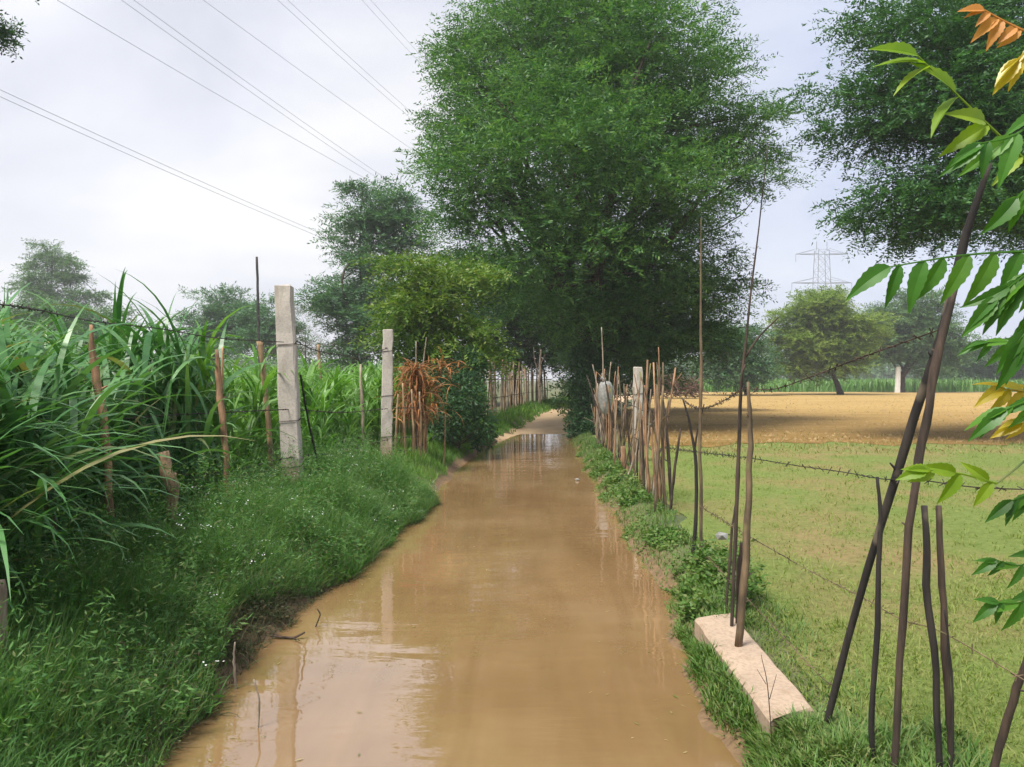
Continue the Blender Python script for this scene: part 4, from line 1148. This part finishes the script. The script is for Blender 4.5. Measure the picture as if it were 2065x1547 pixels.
# flowers
sel = tops[rng.random(len(tops)) < 0.16]
sel = sel[(sel[:, 1] > 3.4) & (wob(sel[:, 0] * 1.5, sel[:, 1] * 1.1) > 0.05)]
n = len(sel); kk = 6
B = (sel[:, None] + rng.normal(0, 0.022, (n, kk, 3)) * [1, 1, .4] + [0, 0, .02]).reshape(-1, 3)
Dd = unit(rng.normal(size=(len(B), 3)) * [1, 1, .25])
V, Q = rhombs(B, Dd, unit(np.cross(Dd, np.tile([0, 0, 1.0], (len(B), 1)))), np.full(len(B), .011), np.full(len(B), .010))
stuff('wildflowers', V, Q, M['petal'], 'tiny white weed flowers dotted over the left bank', 'flowers')

# right bank
rb = lambda y: (xr(y) - 0.04, xr(y) + 0.42)
(hv, _) = herbs(3600, 5.0, 15, rb, 0.75, (0.03, 0.12), 14, (0.036, 0.018))
big_h, _ = herbs(260, 4.35, 5.4, lambda y: (xr(y) + .05, xr(y) + .45), 1, (0.15, 0.34), 26, (0.045, 0.02))
big_h2, _ = herbs(420, 8.2, 12.5, lambda y: (xr(y) + .05, xr(y) + .4), 1, (0.12, 0.3), 24, (0.06, 0.03))
V, Q = cat(thin(hv, 0, 2.6, 1.5, 0.15), thin(big_h, 0, 3.1, 2.3, 0.0), thin(big_h2, 0, 2.9, 2.4, 0.5), weeds(5000, 4.3, 19, lambda y: (xr(y) - 0.05, xr(y) + 0.14), 0.8, (0.06, 0.2), (0.004, 0.008), (0.3, 1.3), (0.4, 1.6)), weeds(9000, 4.3, 19, rb, 0.8, (0.06, 0.16), (0.004, 0.009)))
stuff('bank_herbs', V, Q, M['herb'], 'low leafy green herbs edging the right bank', 'herbs')
V, Q = cat(weeds(2600, 2.85, 5.2, lambda y: (1.19 + 0 * y, 1.55 + 0 * y), 1, (0.03, 0.11), (0.004, 0.008), (0.2, 1.1), (0.4, 1.5)), weeds(3000, 2.62, 2.9, lambda y: (0.9 + 0 * y, 1.2 + 0 * y), 1, (0.09, 0.17), (0.005, 0.01), (0.2, 0.9), (0.4, 1.4)), weeds(5400, 2.2, 2.88, lambda y: (xr(y) - .03, xr(y) + .75), 1, (0.06, 0.17), (0.006, 0.012), (0.2, 0.9), (0.4, 1.4)), weeds(3200, 2.7, 4.3, lambda y: (xr(y) + .0, 0.965 + 0 * y), 1, (0.07, 0.18), (0.005, 0.010), (0.2, 0.9), (0.4, 1.4)),
           weeds(2600, 4.1, 5.2, lambda y: (xr(y) + .0, xr(y) + .35), 1, (0.08, 0.2), (0.005, 0.010), (0.2, 1.1), (0.4, 1.5)))
stuff('tussock_grass', V, Q, M['herb'], 'longer green grass tussocks around the concrete slab', 'grass')
# meadow blades
def meadow_pts(n, y0, y1, x1f, pw):
    x, y = rand_area(n, y0, y1, lambda y: (xr(y) + 0.35, x1f(y)), pw)
    dens = 0.5 + 0.5 * wob(x * 0.9 + 2, y * 0.6) + 0.25 * wob(x * 3.1, y * 2.7)
    on_slab = (x > 0.9) & (x < 1.2) & (y > 2.8) & (y < 4.2)
    k = (rng.random(n) < np.clip(dens + 0.25, 0.05, 1)) & ~on_slab
    return x[k], y[k]


parts = []
for n, y0, y1, pw, L, W in ((30000, 2.2, 5.0, 1.0, (0.012, 0.05), (0.003, 0.006)), (30000, 4.5, 16.5, 0.8, (0.015, 0.045), (0.006, 0.012))):
    x, y = meadow_pts(n, y0, y1, lambda y: y * 0.75 + 0.6, pw)
    k = len(x)
    parts.append(blades(np.column_stack([x, y, H(x, y) + 0.006]), rng.uniform(0, 6.28, k), rng.uniform(*L, k), rng.uniform(*W, k), rng.uniform(0.2, 1.2, k), rng.uniform(0.3, 1.2, k), 2))
cl = rand_area(230, 2.4, 13, lambda y: (xr(y) + 0.4, y * 0.75 + 0.6), 0.9)
ii = rng.integers(0, 230, 9000); sd_ = (0.05 + 0.13 * rng.random(230))[ii]
x = cl[0][ii] + rng.normal(0, 1, 9000) * sd_; y = cl[1][ii] + rng.normal(0, 1, 9000) * sd_
kx_ = (x > xr(y) + 0.3) & ~((x > 0.9) & (x < 1.25) & (y > 2.8) & (y < 4.2)); x, y = x[kx_], y[kx_]; k = len(x)
parts.append(blades(np.column_stack([x, y, H(x, y)]), rng.uniform(0, 6.28, k), rng.uniform(0.03, 0.10, k), rng.uniform(0.004, 0.010, k), rng.uniform(0.3, 1.3, k), rng.uniform(0.3, 1.2, k), 2))
V, Q = cat(*parts)
stuff('meadow_grass', V, Q, M['meadow_blade'], 'short sparse grass blades growing over the right meadow', 'grass')
V, Q = weeds(4000, 20, 45, lambda y: (xl(y) - 0.75, xl(y) + 0.1), 0.8, (0.15, 0.4), (0.02, 0.04))
stuff('verge_grass', V, Q, M['grass_bright'], 'bright green verge grass at the foot of the far left stakes', 'grass')
x, y = rand_area(7000, 13.5, 19, lambda y: (xr(y) + 1.2, y * 0.8), 1.0)
kk_ = rng.random(len(x)) < np.clip(0.9 - (y - 14) / 5 + 0.5 * wob(x * .8, y), 0.03, 1); x, y = x[kk_], y[kk_]; k = len(x)
x2, y2 = rand_area(5000, 17, 70, lambda y: (xr(y) + 1.2, y * 0.72), 1.3); x = np.concatenate([x, x2]); y = np.concatenate([y, y2]); k = len(x)
V, Q = blades(np.column_stack([x, y, H(x, y)]), rng.uniform(0, 6.28, k), rng.uniform(0.04, 0.11, k), rng.uniform(0.012, 0.02, k) * (y / 15) ** .5, rng.uniform(0.2, 1.2, k), rng.uniform(0.3, 1.2, k), 2)
stuff('stubble', V, Q, M['stubble'], 'scattered stubble and weed sprigs on the ploughed field', 'stubble')
# clods of turned soil
x, y = rand_area(2600, 16, 50, lambda y: (xr(y) + 1.3, y * 0.72), 1.4); k = len(x)
u = np.array([[1, 0, 0], [0, 1, 0], [-1, 0, 0], [0, -1, 0], [0, 0, .8]]); sz = rng.uniform(0.02, 0.06, k)
V = (np.column_stack([x, y, H(x, y) + 0.008])[:, None] + (u[None] + rng.normal(0, .25, (k, 5, 3)) * [1, 1, .5]) * sz[:, None, None]).reshape(-1, 3)
Q = (np.arange(k)[:, None, None] * 5 + np.array([[0, 1, 4], [1, 2, 4], [2, 3, 4], [3, 0, 4]])[None]).reshape(-1, 3)
stuff('soil_clods', V, Q, M['clod'], 'small clods of turned soil on the ploughed field', 'clods')
# flecks of straw and leaf on the water
y = 2.6 + 15 * rng.random(260) ** 1.5; x = xl(y) + (xr(y) - xl(y)) * np.where(rng.random(260) < .5, rng.random(260), rng.choice([0.04, 0.95], 260) + rng.normal(0, .04, 260)); k = len(x)
D_ = unit(np.column_stack([rng.normal(size=(k, 2)), np.zeros(k)])); S_ = np.column_stack([-D_[:, 1], D_[:, 0], np.zeros(k)])
V, Q = rhombs(np.column_stack([x, y, np.full(k, .004)]), D_, S_, rng.uniform(.01, .045, k), rng.uniform(.004, .012, k))
stuff('floating_flecks', V, Q, M['stubble'], 'flecks of straw and leaf floating on the muddy water', 'flecks')
# far green crop band and treeline
x, y = rand_area(16000, 80, 125, lambda y: (y * 0.17, y * 0.85), 1.0)
k = len(x)
V, Q = blades(np.column_stack([x, y, H(x, y)]), rng.uniform(0, 6.28, k), rng.uniform(1.1, 1.7, k), rng.uniform(0.12, 0.2, k), rng.uniform(0.0, 0.4, k), rng.uniform(0.3, 1.4, k), 3)
stuff('far_crop', V, Q, M['crop_far'], 'band of green standing crop beyond the ploughed field', 'crop')


def treeline(name, label, segs, hmin, hmax, mat, leaf, n):
    B = []
    for (x0, y0, x1, y1) in segs:
        t = rng.random(n); x = x0 + (x1 - x0) * t; y = y0 + (y1 - y0) * t + rng.normal(0, 4, n)
        hh = hmin + (hmax - hmin) * np.clip(0.5 + 0.5 * wob(x * 0.06, y * 0.02 + 1) + 0.3 * wob(x * 0.23, 0.0), 0, 1.2)
        B.append(np.column_stack([x, y, hh * (1 - rng.random(n) ** 1.6)]))
    B = np.concatenate(B); k = len(B)
    D_ = unit(rng.normal(size=(k, 3)) + [0, 0, .4]); S = unit(np.cross(D_, rng.normal(size=(k, 3))))
    V, Q = rhombs(B, D_, S, leaf * rng.uniform(.5, 1.4, k), leaf * .5 * rng.uniform(.5, 1.4, k))
    stuff(name, V, Q, mat, label, 'treeline')


treeline('treeline', 'far hazy line of trees closing the right horizon', [(30, 190, 175, 190)], 3.0, 8.0, M['far_leaf'], 1.3, 26000)
treeline('treeline', 'far hazy line of trees on the left horizon behind the crop', [(-190, 170, -10, 170)], 3.0, 7.0, M['far_leaf'], 1.3, 18000)

# ------------------------------------------------------------------ neem sapling with big near leaves
nb = np.array([1.12, 1.42, gz(1.12, 1.42) - 0.03])
neem = empty('neem_sapling', nb); tag(neem, 'near neem sapling reaching in from the right with large pointed leaflets', 'sapling')
b = MB()
stem = smoothpath([nb, nb + [0.02, 0.0, 0.8], nb + [-0.02, -0.03, 1.5], nb + [-0.05, -0.05, 2.1]], 16)
b.tube(stem, np.linspace(0.020, 0.008, 16), 7, 0.05)
b.build('stem', M['bark'], neem, smooth=True)


def leaflet(b, base, d, up, L, W, curl=0.25, n=14):
    d = unit(d); s = unit(np.cross(d, up)); nn = np.cross(s, d)
    t = np.linspace(0, 1, n + 1)
    w = W * np.sin(np.pi * t ** 0.72) ** 0.9 * (1 - 0.25 * t); w[0] = 0.0015; w[-1] = 0.0003
    w = w * (1 + 0.16 * (np.arange(n + 1) % 2))
    bend = rng.normal(0, 0.09)
    c = base + d * (L * t)[:, None] - nn * (curl * L * t ** 2)[:, None] + s * (bend * L * t ** 2)[:, None]
    fold = 0.22
    V = np.stack([c - s * w[:, None] / 2 + nn * (w * fold)[:, None], c, c + s * w[:, None] / 2 + nn * (w * fold)[:, None]], 1).reshape(-1, 3)
    k = np.arange(n)[:, None] * 3 + np.arange(2)[None]
    b.add(V, np.stack([k, k + 1, k + 4, k + 3], -1).reshape(-1, 4))


def compound(a, m_, e, mat, n, Lpx, down=(0.0, 1.0), spread=1.0, wr=0.27, stem_from=None, label=None, sides=(1, -1), jit=0.15):
    """a, m_, e: (px,py,d) start, middle, tip of the rachis; leaflets Lpx long"""
    rp = smoothpath(path_w([a, m_, e]), 24)
    b = MB()
    if stem_from is not None:
        s0 = stem[np.argmin(np.abs(stem[:, 2] - stem_from))]
        full = np.vstack([smoothpath([s0, (s0 + rp[0]) / 2 + [0, 0, .03], rp[0]], 8)[:-1], rp])
    else:
        full = rp
    b.tube(full, np.linspace(0.0026, 0.0011, len(full)), 5)
    T = unit(rp[-1] - rp[0]); toward = np.array([0, -1.0, 0.0])
    perp = unit(np.cross(T, toward))
    for i in range(n):
        t = 0.12 + 0.82 * i / max(1, n - 1)
        p = rp[min(23, int(t * 23))]
        L = Lpx / F * a[2] * rng.uniform(0.85, 1.12) * (0.8 + 0.3 * math.sin(math.pi * t))
        for s in sides:
            d = T * 0.55 + perp * s * spread + np.array([0, 0, -1.0]) * down[1] + np.array([1.0, 0, 0]) * down[0] + rng.normal(0, jit, 3)
            upv = toward * 0.8 + np.array([0, 0, 0.6]) + rng.normal(0, 0.3, 3)
            leaflet(b, p + T * 0.004 * s, d, upv, L * 1.05, L * wr * 1.1)
    leaflet(b, rp[-1], T + np.array([0, 0, -0.4]), toward + np.array([0, 0, .5]), Lpx / F * a[2], Lpx / F * a[2] * wr * 1.2)
    o = b.build('leaf', mat, neem)
    if label: o['label'] = label


compound((2075, 330, 1.18), (1965, 225, 1.15), (1850, 112, 1.12), M['neem_lime'], 4, 95, (-0.35, 0.55), 0.45, 0.30, 1.75, 'lime green compound leaf glinting at the upper right')
compound((2110, 215, 1.1), (2050, 270, 1.1), (1975, 290, 1.1), M['neem_green'], 3, 90, (-0.2, 0.7), 0.5, 0.30, 1.75)
compound((2120, 330, 1.05), (2090, 360, 1.05), (2050, 400, 1.05), M['neem_green'], 2, 90, (-0.2, 0.8), 0.4, 0.32, 1.75)
compound((2090, 505, 1.2), (1940, 515, 1.2), (1795, 538, 1.2), M['neem_green'], 6, 104, (-0.15, 1.5), 0.1, 0.30, 1.6, None, (1,), 0.09)
compound((2120, 530, 1.15), (2060, 560, 1.15), (2010, 600, 1.15), M['neem_green'], 5, 100, (-0.45, 0.75), 0.3, 0.27, 1.55)
compound((2110, 600, 1.15), (2085, 640, 1.15), (2060, 690, 1.15), M['neem_green'], 4, 105, (-0.3, 0.9), 0.3, 0.27, 1.55)
compound((2090, 690, 1.5), (2040, 690, 1.5), (1985, 690, 1.5), M['neem_green'], 3, 55, (-0.2, 0.5), 0.5, 0.28, 1.5)
compound((2120, 800, 1.2), (2070, 790, 1.2), (2025, 785, 1.2), M['neem_yellow'], 3, 65, (-0.3, 0.4), 0.7, 0.34, 1.4, 'yellow compound leaf at the right edge')
compound((2140, 840, 1.2), (2100, 845, 1.2), (2060, 850, 1.2), M['neem_yellow'], 2, 65, (-0.3, 0.5), 0.6, 0.34, 1.4, 'yellow compound leaf at the right edge')
compound((2110, 800, 1.15), (2070, 810, 1.15), (2030, 825, 1.15), M['neem_green'], 2, 95, (-0.55, 0.55), 0.15, 0.26, 1.4)
compound((2010, 975, 1.5), (1935, 955, 1.5), (1870, 948, 1.5), M['neem_lime'], 3, 62, (-0.15, 0.45), 0.6, 0.36, None, 'lime green compound leaf before the crossing dark poles')
compound((2110, 990, 1.3), (2080, 995, 1.3), (2040, 1010, 1.3), M['neem_green'], 3, 65, (-0.2, 0.8), 0.4, 0.3, 1.25)
compound((2110, 1110, 1.35), (2060, 1140, 1.35), (2010, 1130, 1.35), M['neem_green'], 3, 55, (-0.3, 0.3), 0.4, 0.3, 1.15)
compound((2110, 1190, 1.35), (2060, 1215, 1.35), (2010, 1215, 1.35), M['neem_green'], 3, 60, (-0.2, 0.4), 0.5, 0.32, 1.1)
compound((2060, 60, 1.3), (2020, 40, 1.3), (1985, 20, 1.3), M['neem_orange'], 3, 48, (-0.1, 0.8), 0.4, 0.4, 1.9, 'withered orange compound leaf at the upper right corner')
compound((2120, 70, 1.15), (2080, 90, 1.15), (2055, 120, 1.15), M['neem_yellow'], 2, 78, (-0.4, 0.8), 0.3, 0.3, 1.9, 'yellow compound leaf at the upper right corner')
b = MB(); s0 = stem[np.argmin(np.abs(stem[:, 2] - 1.35))]
q = smoothpath([s0, (s0 + P(2010, 975, 1.5)) / 2 + [0, 0, .05], P(2010, 975, 1.5)], 10)
b.tube(q, np.linspace(0.004, 0.002, 10), 5); b.build('branch', M['stalk'], neem)

# ------------------------------------------------------------------ sky, light, air, camera
w = bpy.data.worlds.new("World"); sc.world = w; w.use_nodes = True
nt = w.node_tree
bg = nt.nodes['Background']
SUN_EL, SUN_AZ = math.radians(60), math.radians(-140)   # azimuth from +Y towards +X
sky = N(nt, 'ShaderNodeTexSky', sky_type='NISHITA'); sky.sun_disc = False
sky.sun_elevation = SUN_EL; sky.sun_rotation = SUN_AZ; sky.dust_density = 4.0
skm = N(nt, 'ShaderNodeVectorMath', operation='SCALE'); nt.links.new(sky.outputs[0], skm.inputs[0]); skm.inputs[3].default_value = 0.07
tc = N(nt, 'ShaderNodeTexCoord')
mp = N(nt, 'ShaderNodeMapping'); mp.inputs['Scale'].default_value = (1.0, 1.0, 2.2); nt.links.new(tc.outputs['Generated'], mp.inputs[0])
n1 = noise(nt, 2.1, 6, mp.outputs[0], 0.5, 0.3)
cl = ramp(nt, [(0.36, (0.362, 0.378, 0.43)), (0.50, (0.43, 0.443, 0.487)), (0.64, (0.525, 0.525, 0.53))], n1.outputs[0])
sp = N(nt, 'ShaderNodeSeparateXYZ'); nt.links.new(tc.outputs['Generated'], sp.inputs[0])
mr = N(nt, 'ShaderNodeMapRange'); nt.links.new(sp.outputs[0], mr.inputs[0])
mr.inputs[1].default_value = -0.5; mr.inputs[2].default_value = 0.55; mr.inputs[3].default_value = 0.0; mr.inputs[4].default_value = 1.0
tint = ramp(nt, [(0.0, (1.22, 1.20, 1.17)), (0.5, (1.0, 1.0, 1.03)), (1.0, (0.79, 0.885, 1.08))], mr.outputs[0])
cc = mixc(nt, 1.0, cl.outputs[0], tint.outputs[0], 'MULTIPLY')
fin = mixc(nt, 0.88, skm.outputs[0], cc)
nt.links.new(fin, bg.inputs[0]); bg.inputs[1].default_value = 1.0

sl = bpy.data.lights.new('sun', 'SUN'); sl.energy = 3.6; sl.angle = math.radians(18); sl.color = (1.0, 0.95, 0.87)
so = bpy.data.objects.new('sun', sl); COL.objects.link(so)
dvec = Vector((math.sin(SUN_AZ) * math.cos(SUN_EL), math.cos(SUN_AZ) * math.cos(SUN_EL), math.sin(SUN_EL)))
so.rotation_euler = dvec.to_track_quat('Z', 'Y').to_euler(); so.location = dvec * 60

hz = bpy.data.materials.new('haze_air'); hz.use_nodes = True; nt = hz.node_tree
nt.nodes.remove(nt.nodes['Principled BSDF'])
pv = N(nt, 'ShaderNodeVolumePrincipled'); pv.inputs['Density'].default_value = 0.0010; pv.inputs['Color'].default_value = (0.97, 0.985, 1.0, 1)
nt.links.new(pv.outputs[0], nt.nodes['Material Output'].inputs['Volume'])
x0, x1, y0, y1, z0, z1 = -1000, 1000, -120, 1600, -1.6, 48
V = np.array([[x, y, z] for z in (z0, z1) for y in (y0, y1) for x in (x0, x1)], float)
Qh = np.array([[0, 2, 3, 1], [4, 5, 7, 6], [0, 1, 5, 4], [2, 6, 7, 3], [0, 4, 6, 2], [1, 3, 7, 5]])
tag(mesh('haze', V, Qh, hz), 'thin humid haze in the air over the fields', 'haze', kind='stuff')

cam = bpy.data.cameras.new('camera'); cam.sensor_width = 36; cam.lens = 36 * F / 2065; cam.clip_end = 4000; cam.clip_start = 0.05
cam.shift_y = (HY - 773.5) / 2065
co_ = bpy.data.objects.new('camera', cam); COL.objects.link(co_)
co_.location = (0, 0, CAMZ); co_.rotation_euler = (math.radians(90), 0, 0)
sc.camera = co_
sc.view_settings.view_transform = 'Standard'; sc.view_settings.look = 'None'; sc.view_settings.exposure = 0.95; sc.view_settings.gamma = 1.0
sc.view_settings.use_curve_mapping = False
sc.render.engine = 'CYCLES'
sc.cycles.max_bounces = 8; sc.cycles.transparent_max_bounces = 8; sc.cycles.volume_bounces = 0
sc.cycles.use_denoising = True
sc.cycles.use_adaptive_sampling = True; sc.cycles.adaptive_threshold = 0.02
sc.cycles.caustics_reflective = False; sc.cycles.caustics_refractive = False
